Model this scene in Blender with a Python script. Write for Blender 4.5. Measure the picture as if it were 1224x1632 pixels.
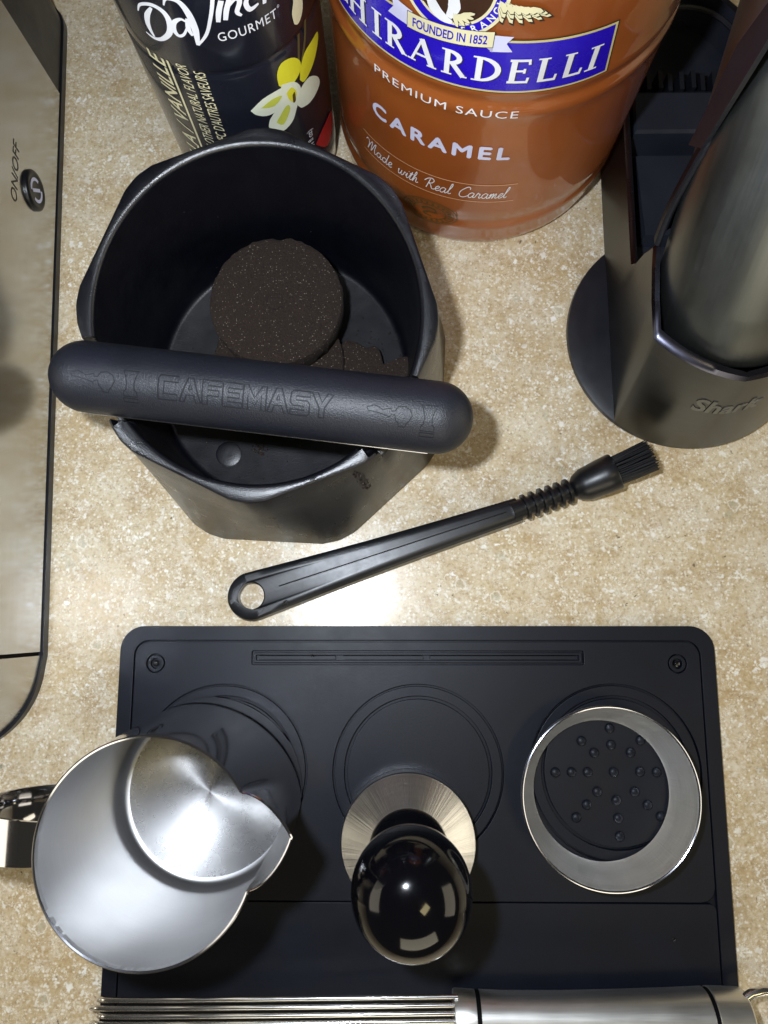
import bpy, bmesh, math, random
from mathutils import Vector, Matrix, noise
random.seed(7)
PI = math.pi
S = 0.001                                   # everything below is written in millimetres
for o in list(bpy.data.objects): bpy.data.objects.remove(o)
scn = bpy.context.scene
COL = scn.collection

# ------------------------------------------------------------------ camera
HCAM = 340.0                                # phone held 34 cm above the counter
FPX, PW, PH = 1131.0, 1224.0, 1632.0        # focal length in pixels of the photo
TX, TY = 16.0 / FPX, 179.0 / FPX            # how far the optical axis is off the plumb line
g = Vector((TX, TY, 1)).normalized()        # "down" in camera axes (x right, y down, z forward)
Zc = -g
Xc = Vector((1, 0, 0)); Xc = (Xc - Zc * Xc.dot(Zc)).normalized()
Yc = Zc.cross(Xc)
right = Vector((Xc.x, Yc.x, Zc.x)); up = -Vector((Xc.y, Yc.y, Zc.y)); back = -Vector((Xc.z, Yc.z, Zc.z))
cam_d = bpy.data.cameras.new('camera'); cam = bpy.data.objects.new('camera', cam_d); COL.objects.link(cam)
m4 = Matrix((right, up, back)).transposed().to_4x4(); m4.translation = Vector((0, 0, HCAM * S))
cam.matrix_world = m4
cam_d.sensor_fit = 'VERTICAL'; cam_d.sensor_height = 36.0; cam_d.lens = 36.0 * FPX / PH
cam_d.clip_start = 0.005; cam_d.clip_end = 50
scn.camera = cam

# ------------------------------------------------------------------ light
world = bpy.data.worlds.new('World'); scn.world = world; world.use_nodes = True
bg = world.node_tree.nodes['Background']
bg.inputs[0].default_value = (1.0, 0.92, 0.78, 1); bg.inputs[1].default_value = 0.04

def lamp(name, kind, loc, energy, color, **kw):
    d = bpy.data.lights.new(name, kind); d.energy = energy; d.color = color
    for k, v in kw.items(): setattr(d, k, v)
    o = bpy.data.objects.new(name, d); COL.objects.link(o); o.location = Vector(loc) * S
    return o
def aim(o, tgt):
    o.rotation_euler = (Vector(tgt) * S - o.location).to_track_quat('-Z', 'Y').to_euler()
# the phone's own flash, a few centimetres beside the lens
flash = lamp('phone_flash', 'SPOT', (-46, 30, 348), 5.1, (0.83, 0.90, 1.0), shadow_soft_size=0.008, spot_size=math.radians(150), spot_blend=0.6)
aim(flash, (-20, 60, 0))
# three low warm panels added for reflections in the steel, and one ceiling fixture
for px, py, pz, sx, sy, e, colr in ((1500, -150, 620, 1.2, .75, 6.0, (1.0, .90, .70)), (-1600, -50, 640, 1.2, .75, 6.0, (1.0, .91, .74)), (250, -1500, 760, 1.3, .7, 8.0, (1.0, .90, .68)),
                                    (520, -420, 1700, .40, .25, 2.2, (1.0, .84, .46))):
    c1 = lamp('warm_fill_lamp', 'AREA', (px, py, pz), e, colr, shape='RECTANGLE', size=sx, size_y=sy)
    aim(c1, (0, 50, 0))
scn.view_settings.view_transform = 'Standard'; scn.view_settings.look = 'None'
scn.view_settings.exposure = 0.0; scn.view_settings.gamma = 1.0; scn.view_settings.use_curve_mapping = False
scn.render.engine = 'CYCLES'

# ------------------------------------------------------------------ materials
class NT:
    def __init__(self, name):
        self.m = bpy.data.materials.new(name); self.m.use_nodes = True
        self.t = self.m.node_tree; self.b = self.t.nodes['Principled BSDF']
    def n(self, kind, **kw):
        x = self.t.nodes.new(kind)
        for k, v in kw.items():
            if k.startswith('i_'):
                key = k[2:]; key = int(key) if key.isdigit() else key.replace('_', ' ')
                x.inputs[key].default_value = v
            else: setattr(x, k, v)
        return x
    def l(self, a, b): self.t.links.new(a, b)
    def coord(self, scale=(1000, 1000, 1000), kind='Object'):
        tc = self.n('ShaderNodeTexCoord'); mp = self.n('ShaderNodeMapping'); mp.inputs['Scale'].default_value = scale
        self.l(tc.outputs[kind], mp.inputs['Vector']); return mp.outputs[0]
    def noise(self, vec, scale, detail=2, rough=0.5, dist=0.0):
        x = self.n('ShaderNodeTexNoise'); x.inputs['Scale'].default_value = scale; x.inputs['Detail'].default_value = detail
        x.inputs['Roughness'].default_value = rough; x.inputs['Distortion'].default_value = dist
        self.l(vec, x.inputs['Vector']); return x
    def voro(self, vec, scale, feature='F1', rnd=1.0):
        x = self.n('ShaderNodeTexVoronoi', feature=feature); x.inputs['Scale'].default_value = scale; x.inputs['Randomness'].default_value = rnd
        self.l(vec, x.inputs['Vector']); return x
    def ramp(self, fac, stops, interp='LINEAR'):
        x = self.n('ShaderNodeValToRGB'); cr = x.color_ramp; cr.interpolation = interp
        while len(cr.elements) < len(stops): cr.elements.new(0.5)
        for e, (p, c) in zip(cr.elements, stops):
            e.position = p; e.color = (c, c, c, 1) if isinstance(c, (int, float)) else (*c, 1)
        self.l(fac, x.inputs[0]); return x.outputs[0]
    def mix(self, fac, a, b, blend='MIX'):
        x = self.n('ShaderNodeMix', data_type='RGBA', blend_type=blend)
        for s, v in ((x.inputs[0], fac), (x.inputs[6], a), (x.inputs[7], b)):
            if isinstance(v, bpy.types.NodeSocket): self.l(v, s)
            elif isinstance(v, (int, float)): s.default_value = v
            else: s.default_value = (*v, 1)
        return x.outputs[2]
    def math(self, op, a, b=None, clamp=False):
        x = self.n('ShaderNodeMath', operation=op, use_clamp=clamp)
        for i, v in enumerate((a, b)):
            if v is None: continue
            if isinstance(v, bpy.types.NodeSocket): self.l(v, x.inputs[i])
            else: x.inputs[i].default_value = v
        return x.outputs[0]
    def bump(self, h, strength=0.2, dist=0.0002, to=True):
        x = self.n('ShaderNodeBump'); x.inputs['Strength'].default_value = strength; x.inputs['Distance'].default_value = dist
        self.l(h, x.inputs['Height'])
        if to: self.l(x.outputs[0], self.b.inputs['Normal'])
        return x.outputs[0]
    def set(self, **kw):
        for k, v in kw.items():
            s = self.b.inputs[k.replace('_', ' ')]
            if isinstance(v, bpy.types.NodeSocket): self.l(v, s)
            elif isinstance(v, tuple): s.default_value = (*v, 1)
            else: s.default_value = v
        return self

MATS = {}
def plain(name, col, rough=0.5, metal=0.0, grain=None, coat=0.0, spec=0.5, dust=0.0, smudge=0.0):
    """plastic / paint: slight colour drift, fine moulded grain, smudged gloss, a little dust"""
    t = NT(name); v = t.coord()
    big = t.noise(v, 0.05, 3).outputs[0]
    base = t.mix(t.ramp(big, [(0.3, 0.0), (0.7, 1.0)]), tuple(c * 0.88 for c in col), tuple(min(1, c * 1.12) for c in col))
    if dust:
        d = t.noise(v, 1.7, 4, 0.7).outputs[0]
        base = t.mix(t.ramp(d, [(0.66, 0.0), (0.74, dust)]), base, (0.32, 0.31, 0.3))
    r = t.math('ADD', t.math('MULTIPLY', t.noise(v, 0.09, 5, 0.65).outputs[0], 0.16 + smudge), rough - 0.08 - smudge / 2)
    t.set(Base_Color=base, Roughness=r, Metallic=metal, Coat_Weight=coat, Coat_Roughness=0.06)
    t.b.inputs['Specular IOR Level'].default_value = spec
    if grain:
        t.bump(t.noise(v, grain[0], 3).outputs[0], grain[1], 0.00025)
    MATS[name] = t.m; return t.m

def steel(name, col=(0.62, 0.61, 0.59), rough=0.22, stretch=(30, 1500, 1500), aniso=0.0, tangent=None, amt=0.12, scratch=0.0, radial=0.0, calm=False):
    t = NT(name); v = t.coord(stretch); w = t.coord()
    br = t.noise(v, 1.0, 4, 0.6).outputs[0]
    sm = t.noise(w, 0.06, 4, 0.6).outputs[0]
    r = t.math('ADD', t.math('ADD', t.math('MULTIPLY', br, amt), t.math('MULTIPLY', sm, 0.12 if not calm else 0.03)), rough - 0.1)
    base = t.mix(br, tuple(c * 0.9 for c in col), tuple(min(1, c * 1.08) for c in col))
    t.set(Base_Color=base, Metallic=1.0, Roughness=r)
    if aniso:
        t.b.inputs['Anisotropic'].default_value = aniso
        tg = t.n('ShaderNodeTangent', direction_type='RADIAL', axis=tangent or 'Z'); t.l(tg.outputs[0], t.b.inputs['Tangent'])
    h = br
    if scratch:
        vv = t.voro(t.coord((900, 120, 400)), 0.35, 'DISTANCE_TO_EDGE').outputs[0]
        h = t.math('ADD', br, t.math('MULTIPLY', t.ramp(vv, [(0.0, 0.0), (0.02, 1.0)]), scratch))
    if radial:
        tc = t.n('ShaderNodeTexCoord'); ml = t.n('ShaderNodeVectorMath', operation='MULTIPLY'); ml.inputs[1].default_value = (1, 1, 0)
        nz = t.n('ShaderNodeVectorMath', operation='NORMALIZE'); t.l(tc.outputs['Object'], ml.inputs[0]); t.l(ml.outputs[0], nz.inputs[0])
        h = t.math('ADD', t.math('MULTIPLY', br, 0.06), t.noise(nz.outputs[0], radial, 5, 0.7).outputs[0])
        t.bump(h, 0.45, 0.0016)
    else: t.bump(h, 0.12, 0.00008)
    MATS[name] = t.m; return t.m

def make_counter():
    t = NT('speckled_solid_surface'); v = t.coord((800, 800, 800))
    wob = t.noise(v, 0.35, 3, 0.6)
    vv = t.n('ShaderNodeVectorMath', operation='ADD')
    sc = t.n('ShaderNodeVectorMath', operation='SCALE'); sc.inputs['Scale'].default_value = 5.0
    sub = t.n('ShaderNodeVectorMath', operation='SUBTRACT'); sub.inputs[1].default_value = (0.5, 0.5, 0.5)
    t.l(wob.outputs[1], sub.inputs[0]); t.l(sub.outputs[0], sc.inputs[0]); t.l(v, vv.inputs[0]); t.l(sc.outputs[0], vv.inputs[1])
    dv = vv.outputs[0]
    blot = t.noise(v, 0.022, 4, 0.6).outputs[0]
    base = t.mix(t.ramp(blot, [(0.36, 0.0), (0.64, 1.0)]), (0.60, 0.50, 0.33), (0.50, 0.375, 0.205))
    blot2 = t.noise(v, 0.085, 4, 0.65).outputs[0]
    base = t.mix(t.ramp(blot2, [(0.48, 0.0), (0.68, 0.65)]), base, (0.40, 0.275, 0.135))
    base = t.mix(t.ramp(t.noise(v, 0.06, 5, 0.7, 0.6).outputs[0], [(0.48, 0.0), (0.64, 0.55)]), base, (0.70, 0.635, 0.51))
    grain = t.noise(v, 0.55, 5, 0.75).outputs[0]
    base = t.mix(t.ramp(grain, [(0.36, 0.6), (0.48, 0.0)]), base, (0.30, 0.215, 0.115))
    base = t.mix(t.ramp(grain, [(0.53, 0.0), (0.65, 0.5)]), base, (0.72, 0.64, 0.49))
    # crushed cream chips, stretched at random
    clump = t.ramp(t.noise(v, 0.05, 3, 0.6).outputs[0], [(0.38, 0.25), (0.62, 1.0)])
    for scale, thr, size, col, amt in ((0.62, 0.58, 0.48, (0.78, 0.73, 0.61), 0.85), (0.40, 0.80, 0.40, (0.86, 0.84, 0.79), 0.95), (0.21, 0.86, 0.30, (0.84, 0.81, 0.74), 0.85)):
        vo = t.voro(dv, scale)
        pick = t.n('ShaderNodeSeparateColor'); t.l(vo.outputs['Color'], pick.inputs[0])
        on = t.math('MULTIPLY', t.math('GREATER_THAN', pick.outputs[0], thr), clump)
        ins = t.ramp(vo.outputs['Distance'], [(size * 0.6, 1.0), (size, 0.0)])
        base = t.mix(t.math('MULTIPLY', t.math('MULTIPLY', on, ins), amt), base, col)
    for scale, thr, size, col, amt in ((0.80, 0.76, 0.46, (0.88, 0.84, 0.73), 0.6), (0.7, 0.80, 0.42, (0.33, 0.235, 0.12), 0.5)):
        vo = t.voro(v, scale); pick = t.n('ShaderNodeSeparateColor'); t.l(vo.outputs['Color'], pick.inputs[0])
        on = t.math('GREATER_THAN', pick.outputs[1], thr)
        ins = t.ramp(vo.outputs['Distance'], [(size * 0.5, 1.0), (size, 0.0)])
        base = t.mix(t.math('MULTIPLY', t.math('MULTIPLY', on, ins), amt), base, col)
    # thin pale shell slivers
    for sc_, th_ in ((0.42, 0.018), (0.2, 0.012)):
        sl = t.noise(v, sc_, 4, 0.6, 1.8).outputs[0]
        line = t.ramp(t.math('ABSOLUTE', t.math('SUBTRACT', sl, 0.5)), [(0.0, 1.0), (th_, 0.0)])
        gate = t.ramp(t.noise(v, sc_ * .5, 2).outputs[0], [(0.48, 0.0), (0.56, 0.9)])
        base = t.mix(t.math('MULTIPLY', line, gate), base, (0.84, 0.81, 0.72))
    # brown and dark specks, sea-green stains
    vo = t.voro(dv, 0.27); pick = t.n('ShaderNodeSeparateColor'); t.l(vo.outputs['Color'], pick.inputs[0])
    on = t.math('GREATER_THAN', pick.outputs[1], 0.90)
    ins = t.ramp(vo.outputs['Distance'], [(0.08, 1.0), (0.17, 0.0)])
    base = t.mix(t.math('MULTIPLY', t.math('MULTIPLY', on, ins), 0.85), base, (0.12, 0.085, 0.05))
    gr = t.ramp(t.noise(v, 0.055, 4, 0.65).outputs[0], [(0.62, 0.0), (0.72, 0.5)])
    base = t.mix(gr, base, (0.33, 0.36, 0.27))
    vo = t.voro(dv, 0.075); pick = t.n('ShaderNodeSeparateColor'); t.l(vo.outputs['Color'], pick.inputs[0])
    on = t.math('GREATER_THAN', pick.outputs[2], 0.92)
    ins = t.ramp(vo.outputs['Distance'], [(0.07, 0.4), (0.13, 0.0)])
    base = t.mix(t.math('MULTIPLY', on, ins), base, (0.36, 0.37, 0.29))
    rim = t.ramp(vo.outputs['Distance'], [(0.13, 0.0), (0.16, 0.7), (0.2, 0.0)])
    base = t.mix(t.math('MULTIPLY', on, rim), base, (0.8, 0.77, 0.68))
    r = t.math('ADD', t.math('MULTIPLY', t.noise(v, 0.5, 3).outputs[0], 0.12), 0.19)
    t.set(Base_Color=base, Roughness=r)
    t.b.inputs['Specular IOR Level'].default_value = 0.5
    h = t.math('ADD', t.math('MULTIPLY', grain, 0.5), t.noise(v, 0.12, 2).outputs[0])
    t.bump(h, 0.10, 0.0004)
    return t.m

def make_coffee():
    t = NT('spent_coffee'); v = t.coord()
    gr = t.noise(v, 1.5, 6, 0.85).outputs[0]
    base = t.mix(t.ramp(gr, [(0.34, 0.0), (0.66, 1.0)]), (0.004, 0.0026, 0.002), (0.056, 0.031, 0.019))
    vo = t.voro(v, 1.5); pick = t.n('ShaderNodeSeparateColor'); t.l(vo.outputs['Color'], pick.inputs[0])
    on = t.math('GREATER_THAN', pick.outputs[0], 0.80)
    ins = t.math('MULTIPLY', t.ramp(vo.outputs['Distance'], [(0.22, 1.0), (0.38, 0.0)]), t.ramp(pick.outputs[1], [(0.2, 0.05), (1.0, 1.0)]))
    base = t.mix(t.math('MULTIPLY', on, ins), base, (0.50, 0.42, 0.33))  # pale specks: glints on the grounds, painted into the colour
    t.set(Base_Color=base, Roughness=0.75)
    t.bump(t.math('ADD', gr, t.noise(v, 0.8, 4, 0.7).outputs[0]), 1.0, 0.0012)
    return t.m

def make_jar_plastic():
    t = NT('caramel_filled_plastic'); v = t.coord()
    n = t.noise(v, 0.018, 3).outputs[0]
    base = t.mix(t.ramp(n, [(0.35, 0.0), (0.65, 1.0)]), (0.235, 0.055, 0.009), (0.31, 0.082, 0.014))
    t.set(Base_Color=base, Roughness=0.42, Coat_Weight=1.0, Coat_Roughness=0.05)
    t.b.inputs['Coat IOR'].default_value = 1.5
    t.bump(t.noise(v, 0.06, 2).outputs[0], 0.06, 0.001)
    return t.m

M_counter = make_counter()
M_coffee = make_coffee()
M_jar = make_jar_plastic()
M_rubber = plain('soft_touch_rubber', (0.0075, 0.009, 0.0155), 0.46, grain=(2.0, 0.7), spec=0.6)
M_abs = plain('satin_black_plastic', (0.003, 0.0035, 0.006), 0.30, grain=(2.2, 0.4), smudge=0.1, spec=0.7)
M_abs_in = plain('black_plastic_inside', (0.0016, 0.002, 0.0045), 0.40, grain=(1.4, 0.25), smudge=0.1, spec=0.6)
M_mat = plain('black_silicone', (0.0048, 0.0063, 0.0120), 0.46, grain=(1.5, 0.12), dust=0.035, spec=0.26)
M_brushp = plain('black_brush_plastic', (0.004, 0.0045, 0.006), 0.36, grain=(0.6, 0.05), smudge=0.08)
M_bristle = plain('black_bristle', (0.006, 0.006, 0.007), 0.35, spec=0.5)
M_gloss = plain('gloss_black', (0.006, 0.006, 0.007), 0.10, coat=0.6, smudge=0.06)
M_ball = plain('polished_black_handle', (0.002, 0.002, 0.003), 0.10, spec=0.45, smudge=0.05)
M_groove = plain('dark_line', (0.0012, 0.0013, 0.002), 0.7, spec=0.1)
M_barline = plain('painted_groove_shade', (0.0042, 0.005, 0.0085), 0.6, spec=0.35)  # shade of the bar's engraved lines, put into a darker rubber colour
M_dockb = plain('dock_black_plastic', (0.008, 0.009, 0.013), 0.38, smudge=0.12, dust=0.05, spec=0.55)
M_dockt = plain('dock_dusty_tray', (0.016, 0.018, 0.026), 0.34, smudge=0.12, dust=0.12)
M_gun = steel('gunmetal', (0.22, 0.235, 0.23), 0.36, (1500, 40, 40), amt=0.1)
M_bronze = steel('bronze_gunmetal', (0.14, 0.145, 0.145), 0.33, (40, 40, 1500), amt=0.08)
M_chrome = plain('bright_trim', (0.55, 0.56, 0.62), 0.15, metal=1.0)
M_lip = plain('dark_lip_metal', (0.10, 0.10, 0.135), 0.28, metal=1.0)
M_shell = plain('dark_shell', (0.006, 0.006, 0.008), 0.36, spec=0.15, smudge=0.1)
M_steel_side = steel('brushed_side_steel', (0.56, 0.565, 0.565), 0.22, (900, 14, 900), amt=0.10, calm=True)
M_steel_tray = steel('brushed_tray_steel', (0.56, 0.56, 0.56), 0.24, (900, 25, 25), amt=0.10)
M_pit_wall = steel('pitcher_wall_steel', (0.43, 0.43, 0.435), 0.41, (40, 40, 1400), aniso=0.55, amt=0.12)
M_pit_floor = steel('pitcher_floor_steel', (0.42, 0.415, 0.41), 0.27, (250, 250, 250), aniso=0.82, amt=0.08)
M_pit_out = steel('pitcher_mirror_steel', (0.60, 0.60, 0.62), 0.11, (50, 50, 50), amt=0.02)
M_turned = steel('turned_steel', (0.84, 0.83, 0.81), 0.36, (60, 60, 1400), aniso=0.9, amt=0.08, radial=3.0)
M_ring = steel('dosing_ring_steel', (0.92, 0.91, 0.88), 0.47, (60, 60, 1400), aniso=0.35, amt=0.04, radial=2.0)
M_whisk = steel('whisk_steel', (0.86, 0.85, 0.80), 0.33, (25, 1500, 1500), amt=0.14)
M_wire = steel('whisk_wire_steel', (0.74, 0.73, 0.71), 0.22, (30, 400, 400), amt=0.04)
M_label = plain('black_label_print', (0.010, 0.011, 0.018), 0.22, coat=0.5, smudge=0.1)
M_glass = plain('clear_bottle_base', (0.16, 0.13, 0.09), 0.1, coat=1.0)
M_white = plain('white_print', (0.80, 0.80, 0.82), 0.35)
M_cream = plain('cream_print', (0.74, 0.68, 0.42), 0.35)
M_yellow = plain('yellow_print', (0.72, 0.68, 0.03), 0.35)
M_petal = plain('petal_white_print', (0.74, 0.78, 0.62), 0.35)
M_lime = plain('lime_print', (0.56, 0.60, 0.08), 0.35)
M_olive = plain('vanilla_pod_print', (0.10, 0.085, 0.03), 0.35)
M_red = plain('red_print', (0.45, 0.02, 0.02), 0.35)
M_blue = plain('royal_blue_print', (0.020, 0.006, 0.46), 0.28, coat=0.6)
M_gold = plain('gold_print', (0.60, 0.52, 0.24), 0.35)
M_ink = plain('dark_ink', (0.020, 0.016, 0.014), 0.4)
M_brownp = plain('brown_print', (0.05, 0.022, 0.012), 0.35)
M_seal = plain('seal_print', (0.085, 0.055, 0.014), 0.35)
M_peach = plain('fine_line_print', (0.72, 0.42, 0.24), 0.4)
M_shadebl = plain('ribbon_fold_print', (0.42, 0.40, 0.52), 0.35)
M_pupp = plain('bluish_white_print', (0.62, 0.62, 0.80), 0.3)
def make_water():
    t = NT('water'); t.set(Base_Color=(1, 1, 1), Roughness=0.02); t.b.inputs['Transmission Weight'].default_value = 1.0; t.b.inputs['IOR'].default_value = 1.33
    return t.m
M_water = make_water()

# ------------------------------------------------------------------ building helpers
ORIG = {}
def tag(o, label=None, cat=None, group=None, kind=None):
    if label: o['label'] = label
    if cat: o['category'] = cat
    if group: o['group'] = group
    if kind: o['kind'] = kind
    return o
def thing(name, loc, label, cat, group=None):
    o = bpy.data.objects.new(name, None); COL.objects.link(o); o.location = Vector(loc) * S
    o.empty_display_size = 0.01; ORIG[o] = Vector(loc)
    return tag(o, label, cat, group)
def mesh(name, V, F, mat, parent=None, smooth=True, origin=(0, 0, 0), sharp=40):
    """V in world millimetres"""
    org = ORIG[parent] if parent is not None else Vector(origin)
    me = bpy.data.meshes.new(name)
    me.from_pydata([tuple((Vector(v) - org) * S) for v in V], [], [tuple(f) for f in F])
    bm = bmesh.new(); bm.from_mesh(me); bmesh.ops.recalc_face_normals(bm, faces=bm.faces); 
    if smooth:
        for f in bm.faces: f.smooth = True
        for e in bm.edges:
            if len(e.link_faces) == 2 and e.calc_face_angle(0) > math.radians(sharp): e.smooth = False
    bm.to_mesh(me); bm.free()
    me.materials.append(mat)
    o = bpy.data.objects.new(name, me); COL.objects.link(o)
    ORIG[o] = org
    if parent is not None: o.parent = parent
    else: o.location = org * S
    return o
def loft(loops, cap0=True, cap1=True, closed=True):
    V, F = [], []
    n = len(loops[0])
    for L in loops: V += [tuple(p) for p in L]
    for i in range(len(loops) - 1):
        for j in range(n if closed else n - 1):
            k = (j + 1) % n
            F.append((i * n + j, i * n + k, (i + 1) * n + k, (i + 1) * n + j))
    if cap0: F.append(tuple(range(n))[::-1])
    if cap1: F.append(tuple((len(loops) - 1) * n + j for j in range(n)))
    return V, F
def join(*vf):
    V, F = [], []
    for v, f in vf:
        o = len(V); V += list(v); F += [tuple(i + o for i in q) for q in f]
    return V, F
def lathe(profile, c, n=72, cap0=False, cap1=False):
    loops = [[(c[0] + r * math.cos(2 * PI * j / n), c[1] + r * math.sin(2 * PI * j / n), z) for j in range(n)] for r, z in profile]
    return loft(loops, cap0, cap1)
def frames(pts):
    P = [Vector(p) for p in pts]; out = []
    t0 = (P[1] - P[0]).normalized(); u = t0.orthogonal().normalized()
    for i in range(len(P)):
        t = (P[min(i + 1, len(P) - 1)] - P[max(i - 1, 0)]).normalized()
        u = (u - t * u.dot(t)).normalized(); out.append((P[i], u, t.cross(u)))
    return out
def tube(pts, rad, n=12, cap=True):
    R = rad if isinstance(rad, (list, tuple)) else [rad] * len(pts)
    loops = [[p + u * r * math.cos(2 * PI * j / n) + w * r * math.sin(2 * PI * j / n) for j in range(n)] for (p, u, w), r in zip(frames(pts), R)]
    return loft(loops, cap, cap)
def box(x0, x1, y0, y1, z0, z1):
    V = [(x, y, z) for z in (z0, z1) for y in (y0, y1) for x in (x0, x1)]
    return V, [(0, 2, 3, 1), (4, 5, 7, 6), (0, 1, 5, 4), (2, 6, 7, 3), (0, 4, 6, 2), (1, 3, 7, 5)]
def smooth_pts(pts, k=6):
    """Catmull-Rom through the points"""
    P = [Vector(p) for p in pts]; out = []
    for i in range(len(P) - 1):
        a, b, c, d = P[max(i - 1, 0)], P[i], P[i + 1], P[min(i + 2, len(P) - 1)]
        for s in range(k):
            t = s / k
            out.append(0.5 * ((2 * b) + (c - a) * t + (2 * a - 5 * b + 4 * c - d) * t * t + (3 * b - a - 3 * c + d) * t ** 3))
    out.append(P[-1]); return out

# flat print: 2-D pieces (a, b) mapped on a surface by fn(a, b, lift)
def slice_bm(bm, step, amin, amax, axis=0):
    x = math.ceil(amin / step) * step
    while x < amax:
        co = [0, 0, 0]; co[axis] = x; no = [0, 0, 0]; no[axis] = 1
        bmesh.ops.bisect_plane(bm, geom=bm.verts[:] + bm.edges[:] + bm.faces[:], plane_co=co, plane_no=no, dist=1e-5)
        x += step
def print2d(name, V2, F, fn, mat, parent, step=2.5, lift=0.12, stagger=True, axis=0):
    bm = bmesh.new()
    for i, f in enumerate(F):
        dz = (i % 40) * 0.0025 if stagger else 0.0
        try: bm.faces.new([bm.verts.new((V2[j][0], V2[j][1], dz)) for j in f])
        except ValueError: pass
    bmesh.ops.triangulate(bm, faces=[f for f in bm.faces if len(f.verts) > 4])
    if step:
        aa = [v.co[axis] for v in bm.verts]; slice_bm(bm, step, min(aa), max(aa), axis)
    bm.verts.index_update()
    W = [fn(v.co.x, v.co.y, lift + v.co.z) for v in bm.verts]
    FF = [[v.index for v in f.verts] for f in bm.faces]
    bm.free()
    return mesh(name, W, FF, mat, parent, smooth=False)
def text2d(s, size=1.0, bold=0.0, shear=0.0, spacing=1.0):
    cu = bpy.data.curves.new('t', 'FONT'); cu.body = s; cu.size = size; cu.offset = bold; cu.shear = shear; cu.space_character = spacing
    cu.resolution_u = 3
    o = bpy.data.objects.new('t', cu); COL.objects.link(o)
    dg = bpy.context.evaluated_depsgraph_get(); me = o.evaluated_get(dg).to_mesh()
    V = [(v.co.x, v.co.y) for v in me.vertices]; F = [tuple(p.vertices) for p in me.polygons]
    o.evaluated_get(dg).to_mesh_clear(); bpy.data.objects.remove(o); bpy.data.curves.remove(cu)
    return V, F
def fit(vf, a0, a1, b0, b1=None, ref=None):
    """scale a 2-D text so it spans a0..a1 and capital height b0..b1"""
    V, F = vf; x0 = min(v[0] for v in V); x1 = max(v[0] for v in V); y0 = 0.0 if ref is None else ref[0]
    y1 = max(v[1] for v in V) if ref is None else ref[1]
    sx = (a1 - a0) / (x1 - x0); sy = sx if b1 is None else (b1 - b0) / (y1 - y0)
    return [(a0 + (x - x0) * sx, b0 + (y - y0) * sy) for x, y in V], F
def stroke2d(pts, w, smooth=True):
    P = [Vector((p[0], p[1], 0)) for p in pts]
    if smooth and len(P) > 2: 
        n0 = len(P); P = smooth_pts(P, 5)
        if isinstance(w, (list, tuple)):
            w = [w[min(int(i / 5), n0 - 1)] * (1 - (i % 5) / 5) + w[min(int(i / 5) + 1, n0 - 1)] * ((i % 5) / 5) for i in range(len(P))]
    W = w if isinstance(w, (list, tuple)) else [w] * len(P)
    V, F = [], []
    for i, p in enumerate(P):
        t = (P[min(i + 1, len(P) - 1)] - P[max(i - 1, 0)]); t = t.normalized() if t.length > 1e-6 else Vector((1, 0, 0))
        nrm = Vector((-t.y, t.x, 0)) * W[i] / 2
        V += [tuple((p + nrm)[:2]), tuple((p - nrm)[:2])]
        if i: F.append((2 * i - 2, 2 * i - 1, 2 * i + 1, 2 * i))
    return V, F
def poly2d(pts): return [tuple(p) for p in pts], [tuple(range(len(pts)))]
def rect2d(a0, a1, b0, b1, n=1): 
    return [(a0, b0), (a1, b0), (a1, b1), (a0, b1)], [(0, 1, 2, 3)]
def on_cyl(cx, cy, R):
    def fn(u, z, lift):
        th = u / R; r = R + lift
        return (cx + r * math.sin(th), cy - r * math.cos(th), z)
    return fn

# serif capitals, unit height, as stroked pieces
def serif_glyph(ch):
    k, n = 0.19, 0.085
    st = lambda x: [poly2d([(x - k / 2, 0), (x + k / 2, 0), (x + k / 2, 1), (x - k / 2, 1)])]
    sf = lambda x, y, w=0.44: [poly2d([(x - w / 2, y), (x + w / 2, y), (x + w / 2, y + 0.06), (x - w / 2, y + 0.06)])]
    bowl = lambda x, y0, y1, rx: [stroke2d([(x + rx * math.sin(a), (y0 + y1) / 2 + ((y1 - y0) / 2 - n / 2) * math.cos(a)) for a in [PI * i / 12 for i in range(13)]], [n + (k - n) * math.sin(PI * i / 12) for i in range(13)], False)]
    ln = lambda a, b, w: [stroke2d([a, b], w, False)]
    if ch == 'I': return st(0.22) + sf(.22, 0) + sf(.22, .94), 0.44
    if ch == 'H': return st(.2) + st(.78) + ln((.2, .5), (.78, .5), n) + sf(.2, 0, .38) + sf(.2, .94, .38) + sf(.78, 0, .38) + sf(.78, .94, .38), 0.98
    if ch == 'L': return st(.2) + ln((.2, .05), (.68, .05), .1) + ln((.67, .0), (.70, .26), n) + sf(.2, .94, .40), 0.72
    if ch == 'E': return st(.2) + ln((.05, .05), (.70, .05), .1) + ln((.05, .95), (.68, .95), .1) + ln((.2, .52), (.56, .52), n) + ln((.69, .0), (.72, .24), n) + ln((.66, 1.), (.69, .78), n) + ln((.56, .42), (.56, .62), n), 0.76
    if ch == 'D': return st(.2) + bowl(.2, 0, 1, .62) + sf(.14, 0, .3) + sf(.14, .94, .3), 0.94
    if ch == 'R': return st(.2) + bowl(.2, .44, 1, .42) + ln((.38, .5), (.80, .02), k * .95) + sf(.2, 0, .38) + sf(.14, .94, .3) + sf(.84, 0, .2), 0.94
    if ch == 'A': return ln((.10, .03), (.46, 1.), n) + ln((.44, 1.), (.82, .03), k) + ln((.26, .34), (.66, .34), n) + sf(.10, 0, .30) + sf(.82, 0, .34), 0.98
    if ch == 'G': return [stroke2d([(.5 + .40 * math.cos(a), .5 + .46 * math.sin(a)) for a in [math.radians(45 + i * 20) for i in range(15)]], k * .8, False)] + ln((.84, .06), (.84, .42), k) + sf(.80, .40, .4), 1.0
    return [], 0.5
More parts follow.
